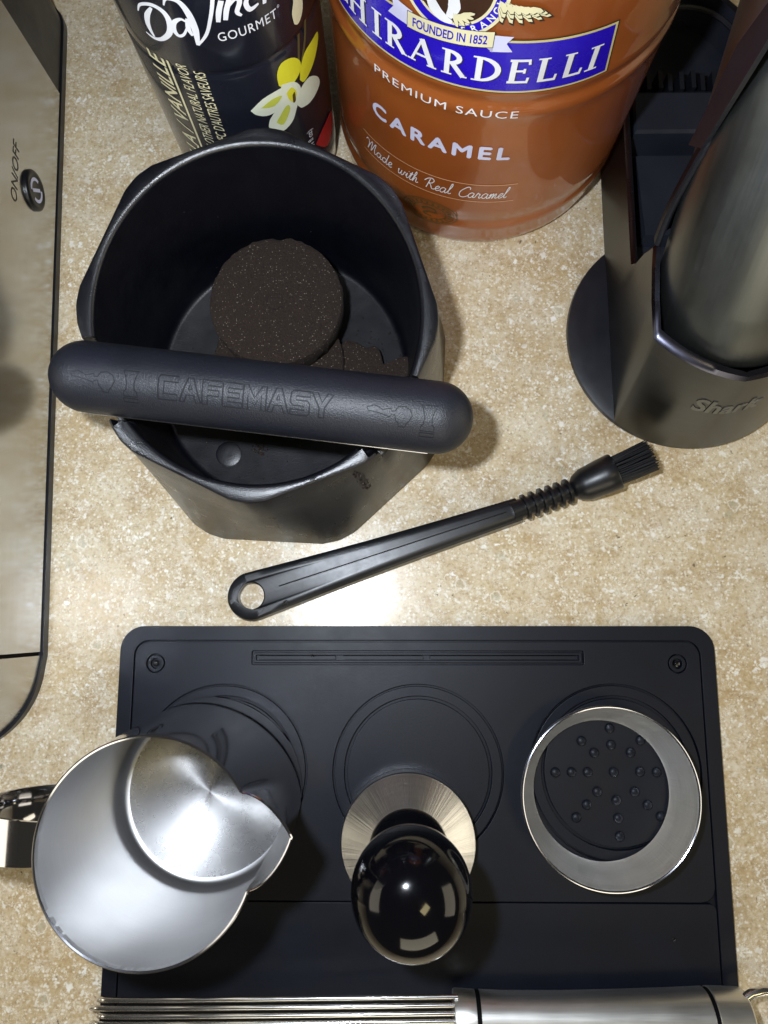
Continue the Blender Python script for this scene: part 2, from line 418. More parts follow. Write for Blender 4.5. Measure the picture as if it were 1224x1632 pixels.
def transform2d(vf, sx, sy, ox, oy): return [(ox + x * sx, oy + y * sy) for x, y in vf[0]], vf[1]

# ================================================================== SETTING
V, F = [], []
ct = mesh('countertop', *box(-900, 900, -500, 900, -30, 0), M_counter, None, smooth=False)
tag(ct, 'glossy beige speckled stone-look kitchen countertop', 'countertop', kind='structure')

# ================================================================== ESPRESSO MACHINE
def wallx(y): return -164.6 - 0.0405 * (y + 13)
ND = Vector((1, 0.0405, 0)).normalized(); WD = Vector((-0.0405, 1, 0)).normalized()
mach = thing('espresso_machine', (-270, 130, 0), 'brushed steel espresso machine with round power button, along the left edge', 'coffee machine')
def plan_loop(pts, z): return [(x, y, z) for x, y in pts]
def arc(cx, cy, r, a0, a1, n=8): return [(cx + r * math.cos(math.radians(a0 + (a1 - a0) * i / n)), cy + r * math.sin(math.radians(a0 + (a1 - a0) * i / n))) for i in range(n + 1)]
def body_plan(inset=0.0, y0=-12.6, y1=277.5):
    return [(-380, y0), (wallx(y0) - inset, y0), (wallx(y1) - inset, y1), (-380, y1)]
mesh('side_panel', *loft([plan_loop(body_plan(0.4), 5.5), plan_loop(body_plan(0), 6.2), plan_loop(body_plan(0), 205), plan_loop(body_plan(6), 214)]), M_steel_side, mach, sharp=20)
rp = [(-380, 278.6)] + [(wallx(278.6) - 0.6, 278.6)] + arc(wallx(320) - 16.6, 318, 16, 0, 90, 6) + [(-380, 334)]
mesh('rear_housing', *loft([plan_loop(rp, 3), plan_loop(rp, 214)]), M_dockb, mach, sharp=25)
tp = arc(-206.5, -16, 41, 0, -62, 14)
tp = [(wallx(-14.4) - 0.2, -14.4)] + [(x, y - 1.5) for x, y in tp][1:] + [(-215, -62), (-380, -70), (-380, -14.4)]
mesh('drip_tray', *loft([plan_loop(tp, 5.2), plan_loop(tp, 47), plan_loop([(x - 1.5 if x > -300 else x, y + (1.5 if y < -20 else 0)) for x, y in tp], 49)]), M_steel_tray, mach, sharp=35)
bp = [(x + 1.0, y - (1.0 if y < -20 else 0)) for x, y in tp[:-2]] + [(-380, -71), (-380, 335), (-200, 335.2)] + [(x + 0.9, y + 0.8) for x, y in reversed(arc(wallx(320) - 16.6, 318, 16, 0, 90, 6))]
mesh('base_strip', *loft([plan_loop(bp, 0.2), plan_loop(bp, 4.6)]), M_dockb, mach, sharp=35)
seam = [(wallx(-13.5) - 1.4, -12.7), (wallx(-13.5) - 1.4, -14.3), (-300, -14.3), (-300, -12.7)]
mesh('seam', *loft([plan_loop(seam, 5), plan_loop(seam, 49)]), M_groove, mach, smooth=False)
def on_wall(w, z, lift):        # w along the wall from y=0
    p = Vector((wallx(0), 0, 0)) + WD * w + ND * lift
    return (p.x, p.y, z)
BW, BZ = 206.5, 29.0
def disc_on_wall(r0, prof, n=36):
    return loft([[on_wall(BW + r * math.cos(2 * PI * j / n), BZ + r * math.sin(2 * PI * j / n), l) for j in range(n)] for r, l in prof], False, True)
pb = mesh('power_button', *disc_on_wall(0, [(9.4, 0.0), (9.4, 1.0), (8.9, 1.7), (7.9, 2.0), (7.2, 1.9), (6.8, 1.7)]), M_brushp, mach)
sym = [stroke2d([(5.0 * math.cos(math.radians(a)), 5.0 * math.sin(math.radians(a))) for a in range(115, 246, 13)], 1.5, False),
       stroke2d([(5.0 * math.cos(math.radians(a)), 5.0 * math.sin(math.radians(a))) for a in range(-65, 66, 13)], 1.5, False),
       stroke2d([(-1.4, -3.6), (1.4, 3.6)], 1.6, False)]
for a, vf in enumerate(sym):
    print2d('button_symbol', vf[0], vf[1], lambda u, v, l: on_wall(BW + u * math.cos(.9) - v * math.sin(.9), BZ + u * math.sin(.9) + v * math.cos(.9), 1.7 + l), M_pupp, pb, step=None)
vf = fit(text2d('ON/OFF', 1, shear=0.15), BW - 15.5, BW + 14, 42.6, 47.9)
print2d('button_lettering', *vf, on_wall, M_ink, mach, step=None, stagger=False)

# ================================================================== SYRUP BOTTLE
BC = (-68.6, 246.6, 39.4)
bot = thing('syrup_bottle', (BC[0], BC[1], 0), 'black labelled vanilla syrup bottle behind the knock box, yellow and white orchid on it', 'bottle')
mesh('bottle_foot', *lathe([(30, 0.3), (37, 0.4), (38.6, 2.5), (38.9, 6), (38.9, 14)], BC, 72, True, False), M_glass, bot)
prof = [(38.9, 13.5), (39.35, 14), (39.35, 96), (39.1, 97.5), (38.6, 99), (39.1, 100.5), (39.4, 102), (39.4, 150), (37.5, 163), (31, 180), (22, 205), (15.5, 232), (14.5, 262)]
mesh('label_sleeve', *lathe(prof, BC, 96), M_label, bot)
mesh('cap', *lathe([(14.5, 262), (17, 262), (17, 284), (15.5, 286)], BC, 40, False, True), M_gloss, bot)
bfn = on_cyl(*BC)
logo = {'D1': ([(-14.9, 126.8), (-18.2, 122.3), (-19.6, 117.4), (-18.9, 112.9)], [.9, 2.1, 2.1, 1.0]),
 'D2': ([(-21.9, 122.5), (-19.5, 126.2), (-14.5, 128.2), (-10.8, 126.8), (-9.6, 123.0), (-11.2, 117.6), (-15.5, 113.4), (-19.4, 112.2), (-22.2, 113.4)], [.4, 1.0, 1.5, 2.0, 2.3, 2.1, 1.6, 1.2, .5]),
 'a1': ([(-3.3, 123.6), (-5.1, 124.6), (-7.9, 122.7), (-8.9, 119.3), (-7.9, 117.2), (-5.8, 118.0), (-3.6, 121.2)], [.8, 1.1, 1.8, 1.9, 1.4, 1.0, .8]),
 'a2': ([(-2.3, 124.9), (-3.3, 120.9), (-2.6, 117.8)], [1.8, 1.8, .9]),
 'V1': ([(-9.4, 129.5), (-7.6, 132.4), (-3.6, 131.8), (-1.5, 127.0), (-1.0, 120.4), (-1.8, 113.7)], [.5, 1.1, 1.8, 2.4, 2.5, 1.2]),
 'V2': ([(-1.8, 113.7), (2.4, 118.4), (5.4, 124.7), (7.8, 131.4), (8.8, 137)], [.8, 1.2, 1.3, 1.4, 1.4]),
 'i1': ([(10.6, 130.7), (8.8, 126.7), (7.7, 122.8)], [1.9, 2.0, 1.5]),
 'n1': ([(13.6, 130.8), (11.6, 126.9), (10.3, 123.0)], [1.8, 2.0, 1.6]),
 'n2': ([(11.4, 126.9), (15.2, 129.7), (16.6, 128.3), (14.9, 124.9), (16.2, 122.9)], [.7, 1.1, 1.9, 1.7, .8]),
 'c1': ([(23.3, 128.0), (20.6, 129.3), (18.6, 126.7), (19.6, 123.8), (23.0, 124.4)], [1.3, 1.0, 1.9, 1.8, .7]),
 'i2': ([(27.0, 130.4), (26.0, 126.7), (25.2, 123.0)], [1.8, 1.9, 1.4]),
 'dot': ([(27.4, 133.4), (28.4, 134.0)], [1.8, 1.8])}
for k, (p, w) in logo.items():
    print2d('logo_letter', *stroke2d(p, w), bfn, M_white, bot, lift=0.15 + 0.05 * list(logo).index(k) * .4)
print2d('logo_subtitle', *fit(text2d('GOURMET', 1, spacing=1.12), 6.0, 29.3, 114.6, 118.3), bfn, M_white, bot, stagger=False)
print2d('logo_subtitle', *fit(text2d('®', 1), 29.9, 31.0, 117.6, 118.8), bfn, M_white, bot, stagger=False)
def vert(vf): return [(-b, a) for a, b in vf[0]], vf[1]       # text that climbs the bottle
def vtext(s, z0, z1, u0, h, mat, shear=0.28, bold=0.0):
    V, F = fit(text2d(s, 1, shear=shear, bold=bold), z0, z1, 0.0, h)
    print2d('side_lettering', [(u0 - b, a) for a, b in V], F, bfn, mat, bot, stagger=False)
vtext('VANILLA / VANILLE', 22, 103.5, -19.2, 7.6, M_cream, 0.2, 0.012)
print2d('side_rule', *rect2d(-17.9, -16.9, 20, 102.5), bfn, M_cream, bot)
vtext('FLAVORED WITH OTHER NATURAL FLAVOR', 28, 102.8, -9.6, 4.4, M_cream)
vtext("NATURELLEMENT AVEC D'AUTRES SAVEURS", 27, 100.8, -3.0, 4.6, M_cream)
vtext('750 mL  (25.4 fl oz)', 20, 49, 36.5, 3.4, M_white)
petals = [('petal', [(24.1, 85.1), (24.3, 90.8), (27.1, 94.6), (32.2, 93.4), (36.0, 89.0), (36.1, 84.8), (33.2, 82.1), (27.7, 81.0)], M_yellow),
 ('petal', [(34.5, 79.9), (35.9, 85.0), (39.7, 89.4), (46, 89.5), (51.3, 88.1), (51.3, 84.6), (46.4, 80.5), (41.7, 78.2), (36.6, 77.0)], M_yellow),
 ('petal', [(32.2, 66.4), (30.9, 70.2), (34.7, 75.8), (40.3, 76.0), (46.0, 70.2), (47.2, 65.5), (43.3, 63.8), (37.7, 63.7), (33.4, 65.3)], M_petal),
 ('petal', [(10.2, 78.6), (15.9, 82.6), (22.1, 83.6), (26.5, 82.7), (26.3, 77.5), (20.8, 73.4), (16.0, 73.2), (12.0, 75.6)], M_petal),
 ('petal', [(17.0, 70.3), (20.3, 73.7), (24.8, 75.9), (30.9, 71.0), (29.5, 66.7), (26.6, 62.4), (20.9, 60.7), (16.0, 65.5)], M_petal),
 ('flower_heart', [(25.2, 84.9), (31.2, 82.0), (34.2, 75.8), (31.5, 70.3), (28.8, 69.9), (24.7, 73.3), (23.7, 79.1)], M_petal),
 ('petal_shade', [(14.5, 78.4), (20, 80.6), (24.5, 79.5), (20.2, 76.6)], M_lime), ('petal_shade', [(19.5, 67.5), (25.3, 73.2), (27, 70.4), (22.5, 64.2)], M_lime),
 ('petal_shade', [(26.6, 79.4), (29.5, 80.4), (31.5, 76), (29.6, 72.5), (27.4, 75)], M_yellow), ('petal_shade', [(29.2, 76.2), (30.6, 77), (30.4, 72.5), (29.0, 72.2)], M_seal),
 ('pale_drop', [(36.2, 106.1), (35.9, 110.8), (37.4, 114.3), (38.6, 118.2), (42.4, 115.9), (42.6, 109.4), (40.6, 105.7), (38.0, 104.5)], M_cream),
 ('red_flash', [(37.2, 37.4), (43.8, 40.7), (54.5, 39.3), (56, 30), (46, 26)], M_red)]
print2d('vanilla_pod', *stroke2d([(35.5, 88.0), (37.9, 99.9)], 1.3), bfn, M_olive, bot, lift=0.1)
print2d('vanilla_pod', *stroke2d([(37.5, 87.3), (41, 94.5), (43.1, 101.9)], 1.5), bfn, M_olive, bot, lift=0.1)
for i, (nm, p, m) in enumerate(petals):
    q = [Vector((a, b, 0)) for a, b in p]; q = smooth_pts(q + [q[0]], 3)[:-1]
    print2d(nm, *poly2d([(v.x, v.y) for v in q]), bfn, m, bot, lift=0.14 + 0.03 * i, stagger=False)

# ================================================================== CARAMEL JAR
JC = (43.9, 262.4, 71.2)
jar = thing('sauce_jar', (JC[0], JC[1], 0), 'big round jar of orange caramel sauce with a royal blue name banner', 'jar')
jp = [(40, 2.0), (60, 0.6), (66.5, 0.3), (68.6, 1.4), (69.6, 4), (70.3, 9), (70.6, 15), (71.3, 17.5), (71.0, 20), (70.4, 21.5), (70.4, 25), (71.2, 27.5), (71.2, 33)]
jp += [(71.2, z) for z in (45, 60, 75, 88, 93)] + [(71.6, 95), (71.9, 97), (71.4, 99.5), (70.7, 101), (70.5, 103), (71.2, 105.5), (71.5, 107.2), (71.2, 109), (71.2, 118), (71.2, 131), (71.2, 145)]
jp += [(71.0, 165), (69, 180), (63, 194), (52, 204), (45, 208), (44, 212)]
mesh('jar_body', *lathe(jp, JC, 128, True, False), M_jar, jar, sharp=60)
mesh('jar_lid', *lathe([(44, 211), (48, 211), (48, 228), (46, 230)], JC, 64, False, True), M_gloss, jar)
jfn = on_cyl(*JC)
# banner: gold edge, dark hairline, blue field
def band(name, a0, a1, b0, b1, m, lift, slant=0.0):
    n = 60; Vb = []; Fb = []
    for i in range(n + 1):
        a = a0 + (a1 - a0) * i / n
        Vb += [(a + (slant if i == n else 0), b0), (a, b1)]
        if i: Fb.append((2 * i - 2, 2 * i, 2 * i + 1, 2 * i - 1))
    return print2d(name, Vb, Fb, jfn, m, jar, step=None, lift=lift, stagger=False)
band('banner_edge', -92, 32.6, 107.9, 132.0, M_ink, 0.30, 3.2)
band('banner_edge', -91.7, 32.2, 108.3, 131.6, M_gold, 0.36, 3.1)
band('banner', -91, 31.4, 109.2, 130.7, M_blue, 0.42, 2.9)
xs = [('G', -80.0, 10.0), ('H', -70.0, 10.6), ('I', -56.6, 4.6), ('R', -50.2, 9.6), ('A', -39.8, 10.8), ('R', -27.2, 9.6), ('D', -16.0, 10.2), ('E', -4.0, 8.2), ('L', 6.2, 7.6), ('L', 15.4, 7.6), ('I', 24.6, 4.6)]
for ch, u0, w in xs:
    gl, gw = serif_glyph(ch)
    for shade, du, dz, mm, lf in ((1, 0.45, -0.35, M_ink, 0.48), (0, 0, 0, M_white, 0.62)):
        VV, FF = join(*[transform2d(q, w / gw, 10.8, u0 + du, 113.2 + dz) for q in gl])
        print2d('banner_letter' if not shade else 'letter_shadow', VV, FF, jfn, mm, jar, lift=lf)
print2d('small_lettering', *fit(text2d('PREMIUM SAUCE', 1, spacing=1.15), -56.0, 3.6, 95.6, 99.3), jfn, M_white, jar, lift=0.75, stagger=False)
cv = fit(text2d('CARAMEL', 1, spacing=1.3), -58.2, 4.2, 70.6, 77.9)
print2d('flavour_lettering', *cv, jfn, M_pupp, jar, lift=0.25, stagger=False)
BOLD_LATER = cv
band('fine_rule', -66, 11.2, 52.6, 52.95, M_peach, 0.2)
band('fine_rule', -66, 11.0, 40.3, 40.65, M_peach, 0.2)
cursive = {'a': ([[(.9, .85), (.5, 1), (.1, .6), (.2, .1), (.6, .05), (.9, .6), (.95, .9), (.9, .3), (1.05, .02), (1.35, .25)]], 1.3),
 'd': ([[(.9, .85), (.5, 1), (.1, .6), (.2, .1), (.6, .05), (.95, .7), (1.25, 2.1), (.95, .4), (1.1, .02), (1.4, .25)]], 1.35),
 'e': ([[(0, .25), (.5, .5), (.75, .85), (.5, 1), (.2, .7), (.2, .2), (.5, 0), (.9, .25)]], .9),
 'w': ([[(0, .7), (.15, .95), (.1, .3), (.3, .02), (.6, .4), (.7, .95), (.65, .3), (.85, .02), (1.15, .4), (1.25, .95), (1.5, .8)]], 1.5),
 'i': ([[(0, .3), (.3, .95), (.2, .3), (.35, .02), (.65, .25)], [(.42, 1.45), (.5, 1.52)]], .65),
 't': ([[(0, .3), (.5, 1.7), (.25, .3), (.4, .02), (.7, .25)], [(.05, 1.2), (.75, 1.26)]], .7),
 'h': ([[(0, .3), (.5, 1.6), (.45, 2.1), (.3, 1.8), (.1, 0), (.4, .8), (.7, .95), (.7, .3), (.85, .02), (1.15, .25)]], 1.15),
 'l': ([[(0, .25), (.5, 1.5), (.5, 2.1), (.3, 1.9), (.2, .4), (.4, .02), (.7, .25)]], .7),
 'r': ([[(0, .3), (.25, 1.05), (.45, .85), (.65, .85), (.6, .3), (.75, .02), (1.0, .25)]], 1.0),
 'm': ([[(0, .5), (.2, .95), (.1, 0), (.4, .85), (.6, .9), (.55, 0), (.85, .85), (1.05, .9), (1.02, .25), (1.2, .02), (1.45, .25)]], 1.4),
 'M': ([[(-.6, 1.5), (-.3, 1.9), (.1, 1.7), (.2, .9), (0, 0), (.5, 1.4), (.95, 1.95), (.85, .8), (.85, .05), (1.4, 1.5), (1.75, 1.95), (1.6, .8), (1.75, .05), (2.1, .2)]], 2.15),
 'R': ([[(.3, 0), (.5, 1.2), (.6, 1.9)], [(-.3, 1.3), (.2, 1.9), (.9, 2.1), (1.3, 1.7), (1.0, 1.2), (.5, 1.05), (.9, .8), (1.3, .1), (1.8, .15)]], 1.75),
 'C': ([[(1.6, 1.6), (1.5, 2.0), (1.0, 2.0), (.3, 1.3), (.1, .6), (.4, .05), (1.0, 0), (1.7, .4)]], 1.6)}
cx_ = 0.0; parts = []
for ch in 'Made with Real Caramel':
    if ch == ' ': cx_ += 1.25; continue
    st_, adv = cursive[ch]
    for k in st_: parts.append(stroke2d([(cx_ + x + .22 * y, y) for x, y in k], 0.14))
    cx_ += adv
print2d('script_lettering', *fit(join(*parts), -64.0, 8.2, 43.4, 51.0, (0.0, 2.1)), jfn, M_white, jar, lift=0.25)
# embossed seal near the foot
for rr, w in ((1.0, 0.55), (0.88, 0.35), (0.60, 0.5)):
    print2d('seal_ring', *stroke2d([(-27 + 13.6 * rr * math.cos(2 * PI * i / 40), 26.0 + 8.4 * rr * math.sin(2 * PI * i / 40)) for i in range(41)], w, False), jfn, M_seal, jar, lift=0.45)
for i in range(22):
    a = 2 * PI * i / 22
    print2d('seal_mark', *stroke2d([(-27 + 13.6 * r * math.cos(a), 26 + 8.4 * r * math.sin(a)) for r in (.68, .82)], 1.1, False), jfn, M_seal, jar, lift=0.48, step=None)
print2d('seal_mark', *stroke2d([(-31, 27), (-28, 29), (-24.5, 28.4), (-24, 26.4), (-28, 25.6), (-30, 23.6), (-26, 22.8)], 0.9), jfn, M_seal, jar, lift=0.48)
# medallion above the banner: cream ring, brown field, folded ribbon, feathers
MC, MZ, MR = -25.6, 148.5, 18.3
def ringp(r0, r1, n=64):
    Vr = []; Fr = []
    for i in range(n):
        a = 2 * PI * i / n
        Vr += [(MC + r0 * math.cos(a), MZ + r0 * math.sin(a)), (MC + r1 * math.cos(a), MZ + r1 * math.sin(a))]
        j = (i + 1) % n; Fr.append((2 * i, 2 * i + 1, 2 * j + 1, 2 * j))
    return Vr, Fr
print2d('medallion_field', *poly2d([(MC + 13.4 * math.cos(2 * PI * i / 48), MZ + 13.4 * math.sin(2 * PI * i / 48)) for i in range(48)]), jfn, M_brownp, jar, lift=0.70, stagger=False)
print2d('medallion_ring', *ringp(17.2, 18.4), jfn, M_cream, jar, lift=0.72, stagger=False)
print2d('medallion_ring', *ringp(14.2, 17.2), jfn, M_blue, jar, lift=0.73, stagger=False)
print2d('medallion_ring', *ringp(13.2, 14.2), jfn, M_cream, jar, lift=0.74, stagger=False)
for i, ch in enumerate('FRANCISCO'):
    Vt, Ft = text2d(ch, 3.4, bold=0.06); a = math.radians(-84 + 9 + (i - 0) * 12.5)
    ca, sa = math.cos(a + PI / 2), math.sin(a + PI / 2); bx_, bz_ = MC + 16.9 * math.cos(a), MZ + 16.9 * math.sin(a)
    print2d('medallion_letter', [(bx_ + x * ca - y * sa, bz_ + x * sa + y * ca) for x, y in Vt], Ft, jfn, M_white, jar, lift=0.80, stagger=False)
def feather(u, z, ang, L, W, m=M_cream, lf=0.86):
    ca, sa = math.cos(ang), math.sin(ang)
    pts = [(0, 0), (L * .3, W * .5), (L * .75, W * .5), (L, W * .1), (L * .9, -W * .35), (L * .4, -W * .5)]
    f = lambda k: [(u + (x * ca - y * sa) * k, z + (x * sa + y * ca) * k) for x, y in pts]
    print2d('feather_outline', *poly2d(f(1.05)), jfn, M_ink, jar, lift=lf - 0.02, stagger=False)
    print2d('feather', *poly2d(f(0.95)), jfn, m, jar, lift=lf, stagger=False)
for row in range(3):
    for i in range(6):
        feather(-10.5 + i * 1.6 + row * 0.4, 147.0 - i * 0.35 - row * 0.2, math.radians(-78 + i * 11 + row * 4), 8.8 - row * 2.2 + i * .25, 2.0, lf=0.86 + row * 0.05 + i * 0.006)
for i in range(6):
    feather(-40.0 + i * 1.2, 146.5, math.radians(-115 + i * 6), 7.0, 1.8, lf=0.86 + i * .006)
print2d('eagle_leg', *stroke2d([(-33.4, 144), (-31.2, 139.2), (-28, 136.4), (-24.6, 135.4)], [2.2, 4.0, 3.4, 1.2]), jfn, M_white, jar, lift=1.02)
print2d('eagle_leg', *stroke2d([(-25.6, 147), (-24.4, 141.5), (-26, 137)], [3.0, 4.2, 2.0]), jfn, M_white, jar, lift=1.00)
for i in range(5):
    feather(-24.5 + i * .5, 139.2, math.radians(-70 + i * 22), 5.6, 1.5, lf=1.05 + i * .006)
rb = [(-45, 134.6, M_shadebl), ]
print2d('ribbon_tail', *poly2d([(-46.8, 135.6), (-46.2, 131.6), (-48.4, 128.2), (-40.6, 127.4), (-38.6, 133.6)]), jfn, M_pupp, jar, lift=1.12, stagger=False)
print2d('ribbon_tail', *poly2d([(-11.4, 134.0), (-4.0, 133.9), (-6.0, 131.0), (-3.6, 127.7), (-11.0, 127.2)]), jfn, M_pupp, jar, lift=1.12, stagger=False)
print2d('ribbon_fold', *poly2d([(-12.6, 128.9), (-10.2, 128.9), (-10.2, 127.0)]), jfn, M_shadebl, jar, lift=1.16, stagger=False)
arcz = lambda u: 126.4 + 0.0024 * (u + 25.6) ** 2 + 0.075 * (u + 39.6)
Vb, Fb = [], []
for i in range(25):
    u = -40.4 + 30.0 * i / 24; Vb += [(u, arcz(u)), (u, arcz(u) + 6.2)]
    if i: Fb.append((2 * i - 2, 2 * i, 2 * i + 1, 2 * i - 1))
print2d('ribbon_edge', [(MC + (a + 0 - MC) * 1.015, b + (0.22 if k % 2 else -0.22)) for k, (a, b) in enumerate(Vb)], Fb, jfn, M_ink, jar, step=None, lift=1.18, stagger=False)
print2d('ribbon', Vb, Fb, jfn, M_cream, jar, step=None, lift=1.22, stagger=False)
Vt, Ft = fit(text2d('FOUNDED IN 1852', 1, bold=0.02), -38.4, -12.4, 0, 3.5)
print2d('ribbon_lettering', [(a, arcz(a) + 1.35 + b) for a, b in Vt], Ft, jfn, M_blue, jar, lift=1.28, stagger=False)

# ================================================================== HAND VACUUM AND ITS DOCK
DX = 144.5
dock = thing('charging_dock', (DX, 180, 0), 'bronze and black charging dock with round foot, holding the hand vacuum', 'charging dock')
mesh('foot_plate', *lathe([(57, 0.2), (57.4, 1.2), (57.0, 3.2), (52, 4.6), (30, 5.2)], (144.0, 142.0), 96, True, True), M_dockb, dock, sharp=50)
# plan outline, left half from front centre to back centre: (x, y at foot, x top, y top, z top)
half = []
for a in (0, 4, 8, 12, 16, 20, 24, 28, 32, 36, 39, 40.5):
    x = 57 * math.sin(math.radians(a)); y = 141 - 57 * math.cos(math.radians(a))
    half.append((x, y, x * 0.985, y + 15 + a * .13, 60))
half += [(37.4, 115, 36.6, 134, 61), (37.5, 128, 36.2, 147, 62.5), (37.5, 138, 35.6, 156.5, 63.8), (37.5, 145, 35.0, 160, 52), (37.5, 152, 34.0, 162.5, 38), (37.5, 160, 33.6, 166, 30.5), (37.5, 200, 33.2, 204, 30), (37.2, 270, 33.0, 270, 30)]
for a in (15, 35, 55, 75, 90):
    half.append((37.2 * math.cos(math.radians(a)), 278 + 40 * math.sin(math.radians(a)), 33 * math.cos(math.radians(a)), 278 + 36 * math.sin(math.radians(a)), 32))
def full(fn):
    L = [fn(-1, h) for h in half]; R = [fn(1, h) for h in half[1:-1]]
    return L + R[::-1]
def dk(k0, dx=0.0, z=None):
    def f(s, h):
        x = h[0] + (h[2] - h[0]) * k0 - dx; y = h[1] + (h[3] - h[1]) * k0
        cy = min(max(y, 150), 265); d = Vector((h[2], y - cy, 0))
        if h[0] < 1e-3: xx = 0
        else: xx = max(x, 0)
        yy = y + (dx if y < 125 else (-dx if y > 275 else 0))
        return (DX + s * xx, yy, (h[4] * k0) if z is None else z)
    return f
O0 = full(dk(0.0, 0, 4.0)); O1 = full(dk(0.5)); O2 = full(dk(0.97)); O3 = full(dk(1.0, 0.8)); I0 = full(dk(1.0, 2.8)); I1 = full(dk(0.8, 3.4)); I2 = full(dk(0.3, 4.0, 9.0))
mesh('dock_shell', *loft([O0, O1, O2], False, False), M_bronze, dock, sharp=50)
mesh('dock_liner', *loft([I0, I1, I2], False, True), M_dockt, dock, sharp=50)
mesh('dock_lip', *loft([O2, O3, I0], False, False), M_lip, dock, sharp=50)
# things moulded into the rear tray
mesh('charging_block', *loft([[(118, 236, 9), (171, 236, 9), (171, 262, 9), (118, 262, 9)], [(118.5, 238, 23), (170.5, 238, 23), (170.5, 260, 24), (118.5, 260, 24)], [(119.5, 239.5, 24), (169.5, 239.5, 24), (169.5, 258.5, 25), (119.5, 258.5, 25)]]), M_dockt, dock, smooth=False)
for i in range(9):
    mesh('charging_rib', *box(121 + i * 5.4, 123.2 + i * 5.4, 262.4, 272, 9.2, 22 + (i % 3)), M_dockb, dock, smooth=False)
mesh('tray_plate', *loft([[(122, 186, 9.2), (167, 186, 9.2), (170, 232, 9.2), (119, 232, 9.2)], [(124, 189, 15), (165, 189, 15), (168, 230, 17), (121, 230, 17)]]), M_dockt, dock, smooth=False)
mesh('tray_rim', *tube([(DX + 27 * math.cos(math.radians(a)), 276 + 27 * math.sin(math.radians(a)), 29) for a in range(12, 170, 12)], 1.3, 8), M_dockb, dock)
# raised name on the front of the cup
Vt, Ft = fit(text2d('Shark', 1, bold=0.03, shear=0.1), -14.5, 16.0, 0, 8.2)
def on_cup(u, v, lift):
    a = (u + 1.5) / 57.0; k = (34.0 + v) / 60.0; R = 57 + lift
    x = R * math.sin(a); y = 141 - R * math.cos(a)
    return (DX + x * (1 - 0.015 * k), y + k * (15 + abs(math.degrees(a)) * .13), 60 * k)
print2d('raised_lettering', Vt, Ft, on_cup, M_gun, dock, step=4, lift=0.35, stagger=False)
def edge_strip(vf, fn, lift0, lift1, w):
    cnt = {}
    V2, F2 = vf
    key = lambda i: (round(V2[i][0], 4), round(V2[i][1], 4))
    for f in F2:
        for i in range(len(f)):
            a, b = key(f[i]), key(f[(i + 1) % len(f)])
            if (b, a) in cnt: cnt.pop((b, a))
            else: cnt[(a, b)] = 1
    VV, FF = [], []
    for (a, b) in cnt:
        d = Vector((b[0] - a[0], b[1] - a[1])); 
        if d.length < 1e-5: continue
        d.normalize(); nn = Vector((-d.y, d.x)) * w / 2; o = len(VV)
        VV += [fn(a[0] + nn.x, a[1] + nn.y, lift0), fn(a[0] - nn.x, a[1] - nn.y, lift1), fn(b[0] - nn.x, b[1] - nn.y, lift1), fn(b[0] + nn.x, b[1] + nn.y, lift0)]
        FF.append((o, o + 1, o + 2, o + 3))
    return VV, FF
mesh('flavour_lettering', *edge_strip(BOLD_LATER, jfn, 0.27, 0.27, 0.75), M_pupp, jar, smooth=False)
mesh('lettering_edge', *edge_strip((Vt, Ft), on_cup, 0.36, 0.05, 0.25), M_lip, dock, smooth=False)

vac = thing('hand_vacuum', (DX, 147, 40), 'gunmetal hand vacuum standing tilted back in the dock at upper right', 'vacuum')
TL = math.radians(33); AX = Vector((0, math.sin(TL), math.cos(TL))); AY = Vector((0, math.cos(TL), -math.sin(TL)))
A0 = Vector((DX, 143.0, 60))
def vsec(s, r, n=56):
    c = A0 + AX * s
    return [c + Vector((1, 0, 0)) * r * math.cos(2 * PI * j / n) + AY * r * math.sin(2 * PI * j / n) for j in range(n)]
mesh('motor_tube', *loft([vsec(-23, 20), vsec(-23, 30.6), vsec(-21.5, 31.8), vsec(0, 32), vsec(60, 32), vsec(150, 31.5), vsec(230, 31), vsec(236, 27)]), M_gun, vac, sharp=50)
# glossy black back shell with a bright front edge on either side
edge = [(35.6, 156.5, 63.8), (35.0, 163, 78), (33.6, 168, 98), (32.4, 173, 113), (30.4, 198, 140), (29.5, 232, 190), (29, 262, 236)]
edge = [tuple(v) for v in smooth_pts(edge, 4)]
def shell_loop(p, grow):
    x, y, z = p; L = []
    for i in range(17):
        a = PI * i / 16; 
        L.append((DX - (x + grow) * math.cos(a), y + 6 * 0 + (22 + grow) * math.sin(a) * 0.9, z - 10 * math.sin(a)))
    return L
outer = [shell_loop(p, 0.0) for p in edge]; inner = [shell_loop(p, -2.6) for p in edge]
mesh('back_shell', *join(loft(outer, False, False, closed=False), loft(inner, False, False, closed=False)), M_shell, vac, sharp=60)
for s in (-1, 1):
    pts = [(DX + s * (p[0] - 1.3), p[1], p[2]) for p in edge]
    mesh('shell_edge', *tube(pts, 1.5, 8), M_dockb if s > 0 else M_dockb, vac)
mesh('side_grip', *loft([[ (DX - 33.6 + i * .3, 176 + AY.y * dy + i * 0, 112 + i * 0 + AY.z * dy + dz) for dy, dz in ((-8, -10), (2, -14), (10, 30), (4, 60), (-6, 40))] for i in (0, 6)]), M_dockb, vac, sharp=30)
cord = mesh('power_cord', *tube(smooth_pts([(153, 312, 9), (155, 326, 4), (156, 345, 2.6), (152, 380, 2.6), (160, 430, 2.6)], 5), 2.4, 10), M_brushp, None, origin=(156, 345, 0))
tag(cord, 'thin black cord running back from behind the charging dock', 'cord')

